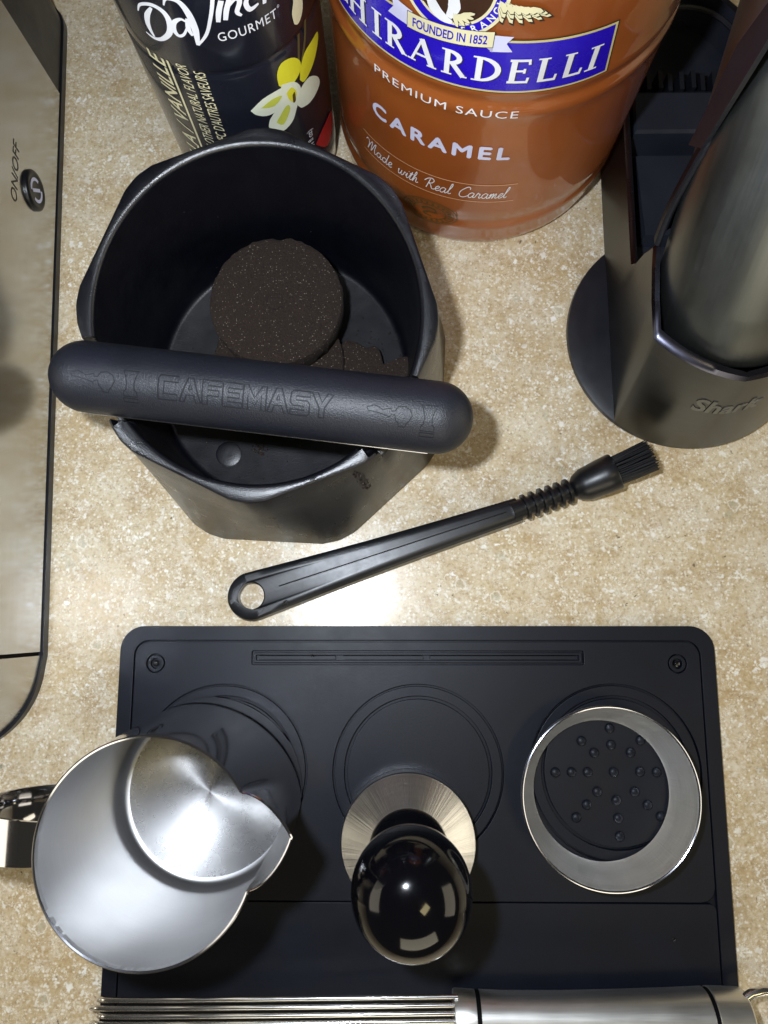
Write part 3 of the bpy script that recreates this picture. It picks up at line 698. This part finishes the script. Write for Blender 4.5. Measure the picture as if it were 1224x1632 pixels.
# ================================================================== KNOCK BOX
KC = Vector((-54.0, 121.2, 0))
kb = thing('knock_box', KC, 'black octagonal knock box holding spent coffee, padded bar across it', 'knock box')
A = Vector((-134.0, 97.6, 75.0)); B = Vector((30.6, 77.0, 75.0))
KDIR = (B - A).normalized(); KN = Vector((KDIR.y, -KDIR.x, 0))       # front side of the bar
def rimz(x, y): return 77.0 + 0.12 * (y - KC.y)
def poly_r(th, R, rot, soft=0.86):
    a = (math.degrees(th) - rot) % 45.0
    ap = R * math.cos(math.radians(22.5))
    r = ap / math.cos(math.radians(a - 22.5))
    lim = R * 0.964                                  # rounded corners
    return min(r, lim + (r - lim) * 0.25) if r > lim else r
NK = 288
def notch(x, y):
    d = (Vector((x, y, 0)) - Vector((A.x, A.y, 0))).dot(KN)
    k = (abs(d + 0.4) - 14.5) / 0.5
    return min(max(k, 0.0), 1.0)
def kloop(rfun, zfun):
    L = []
    for j in range(NK):
        th = 2 * PI * j / NK; r = rfun(th)
        x = KC.x + 0.965 * r * math.cos(th); y = KC.y + r * math.sin(th)
        L.append((x, y, zfun(x, y)))
    return L
RT, RB, ROT = 76.8, 88.6, 87.0
topz = lambda dz, drop=13.0: (lambda x, y: rimz(x, y) + dz - drop * (1 - notch(x, y)))
outs = []
outs.append(kloop(lambda t: poly_r(t, RB, ROT + 22.5) - 1.2, lambda x, y: 0.3))
outs.append(kloop(lambda t: poly_r(t, RB, ROT + 22.5), lambda x, y: 1.5))
for k in (0.12, 0.25, 0.4, 0.55, 0.7, 0.82):
    # straight facets between a twisted pair of octagons
    outs.append(kloop(lambda t, k=k: min(poly_r(t, RB, ROT + 22.5) * (1 - k) + poly_r(t, RT, ROT) * k, 1e9), lambda x, y, k=k: 1.5 + (rimz(x, y) - 20.5) * k / 0.82))
outs.append(kloop(lambda t: poly_r(t, RT, ROT), topz(-1.5)))
outs.append(kloop(lambda t: poly_r(t, RT, ROT) - 0.35, topz(-0.45)))
outs.append(kloop(lambda t: poly_r(t, RT, ROT) - 1.2, topz(0.0)))
RI = 66.9
outs.append(kloop(lambda t: RI + 1.9, topz(-0.1)))
outs.append(kloop(lambda t: RI + 1.2, topz(-0.35)))
outs.append(kloop(lambda t: RI + 0.55, topz(-0.85)))
outs.append(kloop(lambda t: RI + 0.15, topz(-1.6)))
outs.append(kloop(lambda t: RI + 0.3, lambda x, y: rimz(x, y) - 18))
mesh('box_wall', *loft(outs, True, False), M_abs, kb, sharp=32)
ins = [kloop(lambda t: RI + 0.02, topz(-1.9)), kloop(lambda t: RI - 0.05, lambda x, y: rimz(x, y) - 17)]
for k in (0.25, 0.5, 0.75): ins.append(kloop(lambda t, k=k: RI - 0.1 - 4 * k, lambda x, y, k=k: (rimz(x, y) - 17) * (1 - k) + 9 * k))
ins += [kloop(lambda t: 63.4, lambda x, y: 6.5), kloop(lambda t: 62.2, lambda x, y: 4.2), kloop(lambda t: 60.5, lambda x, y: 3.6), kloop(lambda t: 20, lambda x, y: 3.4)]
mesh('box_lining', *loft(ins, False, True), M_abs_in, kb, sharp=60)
mesh('floor_ring', *lathe([(21, 3.2), (21, 4.6), (22.4, 4.9), (24, 4.6), (24, 3.2)], (-44, 118), 60), M_abs_in, kb)
mesh('gate_mark', *lathe([(6.2, 3.2), (6.2, 4.0), (5.4, 4.3), (1, 4.2)], (-80.4, 82.0), 32, False, True), M_abs_in, kb, sharp=60)
# bar
def bar_pt(s, phi, r):
    c = A + KDIR * s
    return c + (Vector((0, 0, 1)) * math.cos(phi) + KN * math.sin(phi)) * r
BL = (B - A).length; BR = 14.0
loops = []
for i in range(1, 11):
    a = PI / 2 * i / 10; loops.append((BR * (1 - math.cos(a)), BR * math.sin(a)))
ss = loops + [(BL * k, BR) for k in (.15, .3, .5, .7, .85)] + [(BL - s, r) for s, r in reversed(loops)]
bar = mesh('knock_bar', *loft([[bar_pt(s, 2 * PI * j / 48, r) for j in range(48)] for s, r in ss]), M_rubber, kb, sharp=60)
pa = [bar_pt(s, 1.72, BR + 0.02) for s in (16, BL / 2, BL - 16)]
mesh('bar_seam', *tube(pa, 0.28, 6), M_chrome, bar)
PHI0 = 0.33
def on_bar(u, v, lift): return tuple(bar_pt(u, PHI0 - v / BR, BR + lift))
def outline(polys, w=0.6):
    parts = []
    for p in polys:
        parts.append(stroke2d(p + [p[0]], w, False))
    return join(*parts)
blk = {'C': [[(0, 0), (8, 0), (8, 2), (2.4, 2), (2.4, 6), (8.4, 6), (8.4, 8), (1, 8), (0, 7)]],
 'A': [[(0, 0), (2, 0), (3, 2.4), (6, 2.4), (7, 0), (9, 0), (5.6, 8), (3.4, 8)], [(3.8, 4.2), (5.2, 4.2), (4.5, 6)]],
 'F': [[(0, 0), (2.2, 0), (2.2, 3), (7, 3), (7, 4.8), (2.2, 4.8), (2.2, 6.2), (8, 6.2), (8, 8), (0, 8)]],
 'E': [[(0, 0), (8, 0), (8, 1.8), (2.2, 1.8), (2.2, 3.2), (7, 3.2), (7, 4.8), (2.2, 4.8), (2.2, 6.2), (8, 6.2), (8, 8), (0, 8)]],
 'M': [[(0, 0), (2, 0), (2, 5), (4.8, 1.4), (7.6, 5), (7.6, 0), (9.6, 0), (9.6, 8), (7.8, 8), (4.8, 4), (1.8, 8), (0, 8)]],
 'S': [[(0, 0), (7, 0), (8, 1), (8, 4), (7, 4.9), (2.2, 4.9), (2.2, 6.2), (8, 6.2), (8, 8), (1, 8), (0, 7), (0, 4), (1, 3.1), (5.8, 3.1), (5.8, 1.8), (0, 1.8)]],
 'Y': [[(3.4, 0), (5.6, 0), (5.6, 3.2), (9, 8), (6.6, 8), (4.5, 5), (2.4, 8), (0, 8), (3.4, 3.2)]]}
def bar_line(name, vf):
    return print2d(name, vf[0], vf[1], on_bar, M_barline, bar, step=0.7, lift=0.06, stagger=False, axis=1)  # flat dark ribbons drawn in place of cut grooves
u = 47.5
for ch in 'CAFEMASY':
    ps = [[(u + x * 0.90, (y - 4) * 1.14) for x, y in p] for p in blk[ch]]
    bar_line('letter_groove_shade', outline(ps)); u += (max(x for p in blk[ch] for x, y in p) + 0.55) * 0.90
for off in (14.0, 125.5):
    pf = [(0, 1.5), (3, 2.6), (6, 1.2), (9, 2.0), (9.2, 1.0), (10.6, 1.2), (11.5, 2.8), (14, 3.2), (16.2, 2.2), (17, 0), (16, -2), (15, -3.2), (14.6, -4.4), (12.2, -4.4), (12.2, -3.2), (11, -2), (10.6, -0.2), (9.2, -0.4), (9, -1.2), (6, -0.4), (3, 0.2), (0.8, 0.2)]
    tm = [(20, 4.6), (26, 4.6), (25, 2.6), (24.4, 0), (24.6, -2.4), (25.4, -3.2), (25.6, -5.0), (20.4, -5.0), (20.6, -3.2), (21.4, -2.4), (21.6, 0), (21, 2.6)]
    tb = [(20.2, -5.8), (25.8, -5.8), (25.6, -7.4), (20.4, -7.4)]
    for p in (pf, tm, tb):
        bar_line('motif_groove_shade', outline([[(off + a, b) for a, b in p]], 0.38))

# ================================================================== SPENT COFFEE
def puck(name, c, R, h, tilt, label, seed, broken=None):
    rng = random.Random(seed); V, F = [], []
    prof = [(0.02, h - 0.1), (0.09, h - 0.2), (0.12, h - 0.9), (0.15, h - 0.1), (0.3, h), (0.55, h + .05), (0.8, h), (0.93, h - 0.1), (0.985, h - 0.8), (1.0, h - 2), (1.0, h * .5), (0.985, 1), (0.95, 0)]
    n = 84; loops = []
    for q, z in prof:
        L = []
        for j in range(n):
            a = 2 * PI * j / n; v = Vector((math.cos(a), math.sin(a), 0))
            rr = R * q
            if broken:
                rr *= 1 - max(0, broken[1] * (noise.noise(v * 1.7 + Vector((seed, 0, 0))) + 0.25 + 0.25 * math.cos(a - broken[0])))
            nn = noise.noise(Vector((v.x * rr * .5, v.y * rr * .5, z * .6 + seed)))
            nf = noise.noise(Vector((v.x * rr * 1.4, v.y * rr * 1.4, z * 1.4 + seed)))
            chip = max(0, noise.noise(v * 5.0 + Vector((seed * 3.1, 0, 0))) - 0.3) * 3.0 if q > .9 and z > h * .4 else 0
            e = (0.5 * nn + 0.45 * nf) * (1 if q > .9 else 0.35) - chip
            L.append(Vector((v.x * (rr + e), v.y * (rr + e), z + (0.35 * nn + 0.2 * nf) * (1 if 0.2 < q < .95 else .5))))
        loops.append(L)
    Rm = Matrix.Rotation(tilt[0], 3, 'X') @ Matrix.Rotation(tilt[1], 3, 'Y')
    loops = [[Vector(c) + Rm @ p for p in L] for L in loops]
    V, F = loft(loops[::-1], True, True)
    o = mesh(name, V, F, M_coffee, None, origin=c)
    return tag(o, label, 'coffee puck', 'spent coffee pucks in the knock box')
puck('coffee_puck', (-55.5, 123.5, 4.0), 31.5, 13.5, (0.0, 0.02), 'dark coffee puck lying underneath the whole puck, mostly hidden by the bar', 11)
puck('coffee_puck', (-54.3, 148.5, 18.4), 31.2, 13.5, (0.02, -0.02), 'whole round coffee puck on top in the knock box', 3)
puck('coffee_puck', (-10.0, 116.5, 4.0), 25.0, 7.5, (0.0, 0.05), 'crumbled broken piece of coffee puck, beside the two whole pucks', 23, (0.5, 0.5))
# loose grounds
rng = random.Random(5); V, F = [], []
def crumb(c, r):
    o = len(V); pts = [(1, 0, 0), (-1, 0, 0), (0, 1, 0), (0, -1, 0), (0, 0, 1), (0, 0, -1)]
    for p in pts: V.append(tuple(Vector(c) + Vector(p) * r * rng.uniform(.6, 1.3)))
    F.extend([tuple(o + i for i in q) for q in ((0, 2, 4), (2, 1, 4), (1, 3, 4), (3, 0, 4), (2, 0, 5), (1, 2, 5), (3, 1, 5), (0, 3, 5))])
for _ in range(190):
    a, r = rng.uniform(0, 2 * PI), 60 * math.sqrt(rng.random()); crumb((KC.x + r * math.cos(a), KC.y + r * math.sin(a), 4.0), rng.uniform(.12, .4))
for _ in range(150):
    a, r = rng.uniform(0, 2 * PI), rng.gauss(26, 3.5); crumb((-10 + r * math.cos(a), 116 + r * math.sin(a), 4.2), rng.uniform(.2, .7))
for _ in range(70):
    a, r = rng.uniform(0, 2 * PI), rng.gauss(33, 1.6); crumb((-55 + r * math.cos(a), 124 + r * math.sin(a), 4.2), rng.uniform(.2, .6))
for _ in range(40):                                               # stuck to the lining
    a = rng.uniform(0, 2 * PI); z = rng.uniform(12, 62); r = RI - 0.9 - 4 * (1 - z / 65) + 0.1
    crumb((KC.x + r * math.cos(a), KC.y + r * math.sin(a), z), rng.uniform(.15, .42))
for _ in range(26):                                               # smear running down the outside
    k = rng.random(); th = math.radians(-58 + rng.gauss(0, 0.8) + 1.5 * k)
    rr = (poly_r(th, RT, ROT) * (1 - .38 * k) + poly_r(th, RB, ROT + 22.5) * .38 * k) - .2
    crumb((KC.x + rr * math.cos(th), KC.y + rr * math.sin(th), 67 - 26 * k), rng.uniform(.35, .8))
for _ in range(22): crumb((-63.5 + rng.gauss(0, 2.6), 84 + rng.gauss(0, 1.4), 4.0), rng.uniform(.4, 1.0))
for _ in range(7): crumb((-112.6 + rng.gauss(0, 1.2), 90 + rng.gauss(0, 1.4), rimz(0, 90) + .1), rng.uniform(.25, .6))
for _ in range(34): crumb((rng.uniform(-115, 140), rng.uniform(-150, -4), 3.05), rng.uniform(.12, .32))
for _ in range(26): crumb((rng.uniform(-150, 150), rng.uniform(2, 60), 0.1), rng.uniform(.12, .34))
gr = mesh('coffee_grounds', V, F, M_coffee, None, smooth=False, origin=(KC.x, KC.y, 0))
tag(gr, 'loose crumbs of wet coffee grounds scattered in the knock box and a few around it', 'coffee grounds', kind='stuff')

# ================================================================== CLEANING BRUSH
br = thing('cleaning_brush', (0, 33, 0), 'black plastic cleaning brush lying on the counter, hole in its handle end', 'brush')
BD = Vector((126.5, 40.8, 0)).normalized(); BN = Vector((-BD.y, BD.x, 0)); H0 = Vector((-67.0, 13.1, 0))
L = 133.0
# handle plate with a round end and a hole: outer outline and hole outline lofted as a ring, then the long tapered blade
def half_w(s): return 11.6 - 5.6 * max(0, s) / L - 0.6 * math.sin(PI * min(1, max(0, s) / L))
no = 96; outer, hole = [], []
for j in range(no):
    a = 2 * PI * j / no; d = Vector((math.cos(a), math.sin(a)))
    if d.x <= 0.0: s, w = d.x * 11.6, d.y * 11.6
    else:
        # walk along the tapered blade
        k = math.atan2(abs(d.y), d.x) / (PI / 2)
        if k < 0.08: s, w = L, half_w(L) * (d.y / abs(math.sin(0.08 * PI / 2)))
        else:
            s = L * (1 - (k - .08) / .92); w = half_w(s) * (1 if d.y >= 0 else -1)
    outer.append((s, w)); hole.append((6.2 * d.x, 6.2 * d.y))
def bp3(s, w, z): 
    p = H0 + BD * s + BN * w; return (p.x, p.y, z)
def hz(s): return 7.4 + 2.4 * max(0, s) / L
def inset(q, e):
    s, w = q; return (s + (e if s < 0 else 0), w * (1 - e / max(abs(w), 4)))
ring = [[bp3(*q, 0.6) for q in hole], [bp3(q[0] * 1.0, q[1], 0.6) for q in outer], [bp3(*q, 3.2) for q in outer], [bp3(*inset(q, .5), hz(q[0]) - 1.2) for q in outer], [bp3(*inset(q, 1.6), hz(q[0]) - .2) for q in outer], [bp3(*inset(q, 4.2), hz(q[0]) + .3 * min(1, max(0, q[0]) / 20)) for q in outer]]
ring += [[bp3(h[0] * 1.1, h[1] * 1.1, 7.3) for h in hole], [bp3(*h, 6.6) for h in hole], [bp3(*h, 0.6) for h in hole]]
mesh('handle', *loft(ring, False, False), M_brushp, br, sharp=35)
rl = [Vector(bp3(s, 0.3 + 0.0 * s, hz(s) + .32 + (0.05 if s > 20 else 0))) for s in (14, 30, 60, 90, 126)]
mesh('mould_line', *tube(rl, 0.28, 6), M_brushp, br)
nk = lambda s, dz=0: Vector(bp3(s, 0.035 * (s - L), 7.2 + dz))
mesh('neck', *tube([nk(L - 4), nk(L + 14), nk(L + 30)], [5.0, 4.2, 4.2], 20), M_brushp, br)
for i in range(6):
    c = nk(L + 3 + i * 4.3); t = (nk(L + 30) - nk(L)).normalized()
    mesh('neck_ring', *tube([c - t * .85, c - t * .6, c + t * .6, c + t * .85], [5.2, 6.3, 6.3, 5.2], 24), M_brushp, br, sharp=50)
F0 = nk(L + 27); FD = (Vector((122.0, 78.5, 16.5)) - F0).normalized()
fp = [F0 + FD * s for s in (0, 2, 6, 16, 21, 21.6, 21.6, 18)]
mesh('ferrule', *tube(fp, [4.2, 6.2, 7.9, 8.7, 8.9, 8.5, 7.6, 7.4], 32), M_brushp, br, sharp=40)
bu = FD.cross(Vector((0, 0, 1))).normalized(); bw = bu.cross(FD)
V, F = [], []
rng = random.Random(3)
for _ in range(330):
    a = rng.uniform(0, 2 * PI); r = math.sqrt(rng.random()); px, py = r * math.cos(a), r * math.sin(a)
    p0 = F0 + FD * 18 + bu * px * 6.9 + bw * py * 6.0; ln = 39.0 + rng.uniform(-.9, .7)
    p1 = F0 + FD * ln + bu * (px * 7.7 + rng.gauss(0, .35)) + bw * (py * 6.8 + rng.gauss(0, .35))
    vv, ff = tube([p0, (p0 + p1) / 2 + bu * rng.gauss(0, .12), p1], [.33, .33, .24], 5, True)
    o = len(V); V += [tuple(v) for v in vv]; F += [tuple(i + o for i in f) for f in ff]
bs = mesh('bristles', V, F, M_bristle, br); bs['kind'] = 'stuff'

# ================================================================== TAMPING MAT
mat = thing('tamping_mat', (10, -85, 0), 'black silicone tamping mat with three ringed stations at the bottom of the picture', 'mat')
MX0, MX1, MY0, MY1 = -128.4, 148.6, -186.0, -0.8
def rrect(x0, x1, y0, y1, r, n=8):
    P = []
    for cx, cy, a in ((x1 - r, y1 - r, 0), (x0 + r, y1 - r, 90), (x0 + r, y0 + r, 180), (x1 - r, y0 + r, 270)):
        P += [(cx + r * math.cos(math.radians(a + 90 * i / n)), cy + r * math.sin(math.radians(a + 90 * i / n))) for i in range(n + 1)]
    return P
def circ(cx, cy, r, n=96): return [(cx + r * math.cos(2 * PI * i / n), cy + r * math.sin(2 * PI * i / n)) for i in range(n)]
def plate(name, outlines, z0, z1, bev, m, parent, zoff=0):
    """flat slab with recessed cuts: nested outlines fill even-odd"""
    cu = bpy.data.curves.new(name, 'CURVE'); cu.dimensions = '2D'; cu.fill_mode = 'BOTH'
    h = (z1 - z0) / 2; cu.extrude = (h - bev) * S; cu.bevel_depth = bev * S; cu.bevel_resolution = 2; cu.offset = -bev * S
    for P in outlines:
        sp = cu.splines.new('POLY'); sp.points.add(len(P) - 1); sp.use_cyclic_u = True
        for q, (x, y) in zip(sp.points, P): q.co = (x * S, y * S, 0, 1)
    o = bpy.data.objects.new(name, cu); COL.objects.link(o)
    dg = bpy.context.evaluated_depsgraph_get(); me = o.evaluated_get(dg).to_mesh()
    Vv = [tuple(Vector((v.co.x, v.co.y, v.co.z + (z0 + h) * S)) / S) for v in me.vertices]; Ff = [tuple(p.vertices) for p in me.polygons]
    o.evaluated_get(dg).to_mesh_clear(); bpy.data.objects.remove(o); bpy.data.curves.remove(cu)
    return mesh(name, Vv, Ff, m, parent, smooth=True, sharp=25)
ST = [(-78.6, -66.3), (10.8, -66.3), (100.2, -66.0)]
V, F = loft([[(x, y, 0.2) for x, y in rrect(MX0 + .5, MX1 - .5, MY0 + .5, MY1 - .5, 10)], [(x, y, 0.7) for x, y in rrect(MX0 + .3, MX1 - .3, MY0 + .3, MY1 - .3, 10)]])
mesh('mat_base', V, F, M_mat, mat)
plate('mat_border', [rrect(MX0, MX1, MY0, MY1, 11), rrect(MX0 + 6.6, MX1 - 6.6, MY0 + 6.6, MY1 - 6.6, 7)], 0.5, 3.0, 0.25, M_mat, mat)
cuts = []
for cx, cy in ST: cuts += [circ(cx, cy, 38.9), circ(cx, cy, 38.0), circ(cx, cy, 33.6), circ(cx, cy, 32.2)]
slot = (-66.5, 88.0, -18.6, -12.2)
cuts += [rrect(*slot, .8), rrect(slot[0] + .9, slot[1] - .9, slot[2] + .9, slot[3] - .9, .6), rrect(slot[0] + 2, slot[1] - 2, slot[2] + 2, slot[3] - 2, .5)]
for cx in (-111.5, 131.0): cuts += [circ(cx, -18.0, 4.4, 40), circ(cx, -18.0, 3.8, 40), circ(cx, -18.0, 2.3, 32)]
FY = -121.3
plate('mat_panel', [rrect(MX0 + 7.3, MX1 - 7.3, FY + .35, MY1 - 7.3, 6.5)] + cuts, 0.5, 3.0, 0.22, M_mat, mat)
plate('mat_apron', [rrect(MX0 + 7.3, MX1 - 7.3, MY0 + 7.3, FY - .35, 3)], 0.5, 2.9, 0.22, M_mat, mat)
for x0, x1 in ((-63.6, -27.2), (-24.0, 13.6), (16.6, 85.2)):
    mesh('slot_rib', *loft([[(x, y, 0.65) for x, y in rrect(x0, x1, -16.3, -14.5, .5, 3)], [(x, y, 2.5) for x, y in rrect(x0 + .15, x1 - .15, -16.15, -14.65, .4, 3)]]), M_mat, mat)
for cx in (-111.5, 131.0):
    mesh('corner_stud', *lathe([(1.5, 0.65), (1.4, 2.6), (.9, 3.0), (.2, 3.1)], (cx, -18.0), 20, False, True), M_gloss, mat)
bz = [(500, 268), (370, 326), (637, 322), (503, 343), (425, 378), (589, 376), (247, 465), (320, 464), (392, 464), (509, 463), (627, 461), (702, 463), (431, 549), (598, 549), (515, 586), (382, 606), (653, 606), (333, 661), (519, 664), (709, 656), (522, 742)]
V, F = lathe([(2.3, 2.9), (2.2, 3.5), (1.9, 4.0), (1.3, 4.4), (.6, 4.6), (.1, 4.65)], (0, 0), 16, False, True)
dome = None
for zx, zy in bz:
    x = 99.2 + (zx - 509) * 0.1005; y = -66.0 - (zy - 463) * 0.0985
    if dome is None:
        dome = mesh('bump', V, F, M_mat, mat); dome.data.transform(Matrix.Translation(-Vector((0, 0, 0)))); 
        # mesh was written about the mat's origin: re-centre it on the dome itself
        dome.data.transform(Matrix.Translation(ORIG[mat] * S)); d = dome
    else:
        d = dome.copy(); COL.objects.link(d); d.parent = mat
    d.location = (Vector((x, y, 0)) - ORIG[mat]) * S

# ================================================================== MILK PITCHER
PC = (-83.2, -74.4)
pit = thing('milk_pitcher', (PC[0], PC[1], 3), 'open stainless steel milk pitcher with pouring spout, seen from above', 'pitcher')
SPA = math.radians(5.5)                       # spout points right
ZR = 91.0
def prad(z):                                  # wall radius by height
    t = min(max((z - 3) / (ZR - 3), 0), 1)
    return 41.6 - 4.2 * t ** 1.1
def pit_loop(z, off, n=256):
    L = []
    t = min(max((z - 34) / (ZR - 34), 0), 1)
    for j in range(n):
        a = 2 * PI * j / n; d = math.atan2(math.sin(a - SPA), math.cos(a - SPA))
        r = prad(z) - off
        w = math.radians(24.5) * (0.35 + .65 * t)
        k = max(0, 1 - (abs(d) / w)) if abs(d) < w else 0
        bulge = 12.4 * (t ** 1.5) * (k ** 0.74) if k > 0 else 0
        # straight V lips
        r2 = r + bulge
        L.append((PC[0] + r2 * math.cos(a), PC[1] + r2 * math.sin(a), z + 0.8 * t * t * k))
    return L
zs = [4.5, 8, 14, 22, 32, 42, 50, 56, 62, 68, 74, 79, 84, 88, 91, ZR]
mesh('outer_wall', *loft([[(PC[0] + r * math.cos(2 * PI * j / 256), PC[1] + r * math.sin(2 * PI * j / 256), z) for j in range(256)] for r, z in ((37, 3.15), (40.0, 3.3), (41.2, 3.8))] + [pit_loop(z, 0) for z in zs], True, False), M_pit_out, pit, sharp=50)
mesh('rim', *loft([pit_loop(ZR, 0), [(x, y, z + .35) for x, y, z in pit_loop(ZR, .45)], pit_loop(ZR, .95)], False, False), M_chrome, pit)
mesh('inner_wall', *loft([pit_loop(z, .95) for z in reversed(zs[2:])] + [[(PC[0] + r * math.cos(2 * PI * j / 256), PC[1] + r * math.sin(2 * PI * j / 256), z) for j in range(256)] for r, z in ((40.4, 10.4), (40.0, 8.2), (39.2, 6.4), (37.9, 5.3), (36.4, 4.9))], False, False), M_pit_wall, pit, sharp=60)
mesh('inner_floor', *lathe([(36.4, 4.9), (28, 5.0), (20, 5.1), (10, 5.2), (3, 5.25), (0.05, 5.25)], PC, 256, False, True), M_pit_floor, pit)
hp = smooth_pts([(-120.8, 0, 80), (-126, 0, 81.5), (-136, 0, 80), (-150, 0, 74), (-158, 0, 62), (-158, 0, 46), (-151, 0, 33), (-138, 0, 26), (-129, 0, 24.5), (-123.4, 0, 25)], 5)
HL = []
for i, p in enumerate(hp):
    t = (hp[min(i + 1, len(hp) - 1)] - hp[max(i - 1, 0)]).normalized(); nn = Vector((-t.z, 0, t.x))
    if nn.z < 0 and i < 8: nn = -nn
    k = i / (len(hp) - 1); hw = 7.1 + 1.0 * math.sin(PI * k); yc = -75.2 + 1.0 * k
    th = 0.75
    HL.append([p + Vector((0, yc - hw, 0)) - nn * th, p + Vector((0, yc - hw, 0)) + nn * th, p + Vector((0, yc - hw + .8, 0)) + nn * (th + .3), p + Vector((0, yc + hw - .8, 0)) + nn * (th + .3), p + Vector((0, yc + hw, 0)) + nn * th, p + Vector((0, yc + hw, 0)) - nn * th])
# keep the section turning consistently
for i in range(1, len(HL)):
    if (HL[i][0] - HL[i - 1][0]).length > (HL[i][1] - HL[i - 1][0]).length: pass
mesh('handle', *loft(HL), M_pit_out, pit, sharp=40)

# ================================================================== TAMPER
TC = (6.0, -94.3)
tam = thing('coffee_tamper', (TC[0], TC[1], 3), 'coffee tamper with glossy black ball handle and wide silver steel base', 'tamper')
mesh('steel_base', *lathe([(28.9, 3.1), (29.5, 3.6), (29.6, 11.0), (29.2, 11.8), (28.6, 12.1), (17.2, 20.6), (16.4, 21.0), (12, 21.0)], TC, 96, True, True), M_turned, tam, sharp=25)
mesh('handle_collar', *lathe([(16.6, 20.9), (16.9, 21.6), (16.6, 24), (15.2, 27.5), (13.2, 33), (12.2, 39), (12.6, 45), (14.6, 50)], TC, 72, True, False), M_ball, tam, sharp=50)
bpf = [(13.6, 48.0), (17.0, 51.0), (19.6, 55.6), (21.2, 61.5), (21.7, 67.5), (21.2, 73.5), (19.4, 79.5), (16.2, 84.6), (12.0, 88.2), (7.4, 90.2), (3.0, 91.0), (0.05, 91.1)]
mesh('ball_handle', *lathe([(v.x, v.y) for v in smooth_pts([(a, b, 0) for a, b in bpf], 3)], TC, 96, False, True), M_ball, tam, sharp=70)

# ================================================================== DOSING RING
RC = (92.6, -73.2)
rg = thing('dosing_ring', (RC[0], RC[1], 4), 'polished steel dosing ring lying on the right-hand station of the mat', 'dosing ring')
rp_ = [(30.4, 4.7), (30.2, 5.4), (30.9, 6.4), (33.2, 11), (35.6, 16), (37.0, 18.9), (37.3, 19.8), (37.7, 20.3), (38.2, 19.8), (38.2, 18.6), (37.6, 17.6), (34.5, 11.0), (32.6, 7.4), (32.4, 4.9), (31.6, 4.6), (30.4, 4.7)]
mesh('flared_wall', *lathe(rp_, RC, 112), M_ring, rg, sharp=35)
mesh('rolled_rim', *tube([(RC[0] + 37.75 * math.cos(2 * PI * i / 96), RC[1] + 37.75 * math.sin(2 * PI * i / 96), 20.2) for i in range(97)], .55, 8, False), M_chrome, rg)

# ================================================================== WHISK
wk = thing('wire_whisk', (20, -166, 3), 'stainless steel whisk lying across the bottom edge of the picture', 'whisk')
WY, WZ = -162.3, 14.6
def wlathe(prof, n=48, c0=True, c1=True):
    return loft([[(x, WY + r * math.cos(2 * PI * j / n), WZ + r * math.sin(2 * PI * j / n)) for j in range(n)] for x, r in prof], c0, c1)
mesh('front_ferrule', *wlathe([(24.4, 9.6), (24.5, 10.5), (25.2, 10.8), (33.4, 10.4), (33.6, 10.2)]), M_whisk, wk, sharp=30)
mesh('groove_band', *wlathe([(33.3, 9.9), (33.4, 10.3), (35.3, 10.3), (35.4, 9.9)]), M_groove, wk)
mesh('grip', *wlathe([(35.1, 10.0), (35.4, 10.4), (45, 10.1), (70, 10.2), (95, 10.8), (115, 11.5), (129.0, 12.1), (129.4, 11.7)]), M_whisk, wk, sharp=30)
mesh('groove_band', *wlathe([(129.0, 11.2), (129.1, 11.8), (131.2, 11.9), (131.3, 11.2)]), M_groove, wk)
mesh('end_cap', *wlathe([(130.9, 11.8), (131.2, 12.3), (140, 12.1), (144.6, 11.9), (145.4, 11.0), (145.5, 6)]), M_whisk, wk, sharp=30)
lp = [(143, WY + 9.0, WZ + 3), (147, WY + 11.6, WZ + 3), (152, WY + 12.8, WZ + 3)] + [(155 + 12.8 * math.sin(PI * i / 10), WY + 12.8 * math.cos(PI * i / 10), WZ + 3) for i in range(11)] + [(152, WY - 12.8, WZ + 3), (147, WY - 11.6, WZ + 3), (143, WY - 9.0, WZ + 3)]
mesh('hanging_loop', *tube(lp, 1.9, 12), M_wire, wk)
for k in range(6):                                    # each wire runs out, turns under and comes back
    off = [10.4, 7.7, 5.0, 2.3, -0.4, -3.1][k]; zz = WZ + [4.2, 5.2, 6.0, 6.4, 6.2, 5.2][k]
    y0 = WY + off; y1 = WY + off - 3.0; e = [0, -2.5, 1, -1.5, 0.5, -2][k]
    ret = lambda y, z, d: (y - 0.49 * d, z - d)
    pts = [(26, y0, zz), (-20, (y0 * 2 + y1) / 3, zz - .3), (-80, (y0 + 3 * y1) / 4, zz - .8), (-116 + e, y1, zz - 1.6), (-123 + e, y1 - .5, zz - 3.2), (-125 + e, y1 - 1.6, zz - 5.6), (-121 + e, y1 - 3.4, zz - 8.2), (-80, (y0 + 3 * y1) / 4 - 4.2, zz - 9), (26, y0 - 2.4, zz - 4.6)]
    mesh('wire', *tube(smooth_pts(pts, 5), 0.95, 10), M_wire, wk)

# ================================================================== WATER DROPS
def drop(c, r, label, flat=.6):
    V, F = lathe([(r * math.cos(a), r * flat * math.sin(a)) for a in (0, .3, .6, .9, 1.2, 1.45)], (0, 0), 20, True, True)
    o = mesh('water_drop', [(v[0] + c[0], v[1] + c[1], v[2] + c[2]) for v in V], F, M_water, None, origin=c)
    return tag(o, label, 'water drop', 'stray water drops')
drop((-108.6, -43.5, 3.02), 1.6, 'small water drop on the mat, between pitcher and left corner stud')
drop((122.0, -136.0, 2.95), 0.9, 'tiny water drop on the front right of the mat')
drop((-50.4, 9.6, 8.0), 1.5, 'water drop on the edge of the brush handle near its hole')
drop((-38.0, -14.4, 2.6), 0.9, 'tiny water drop in the slot of the mat')
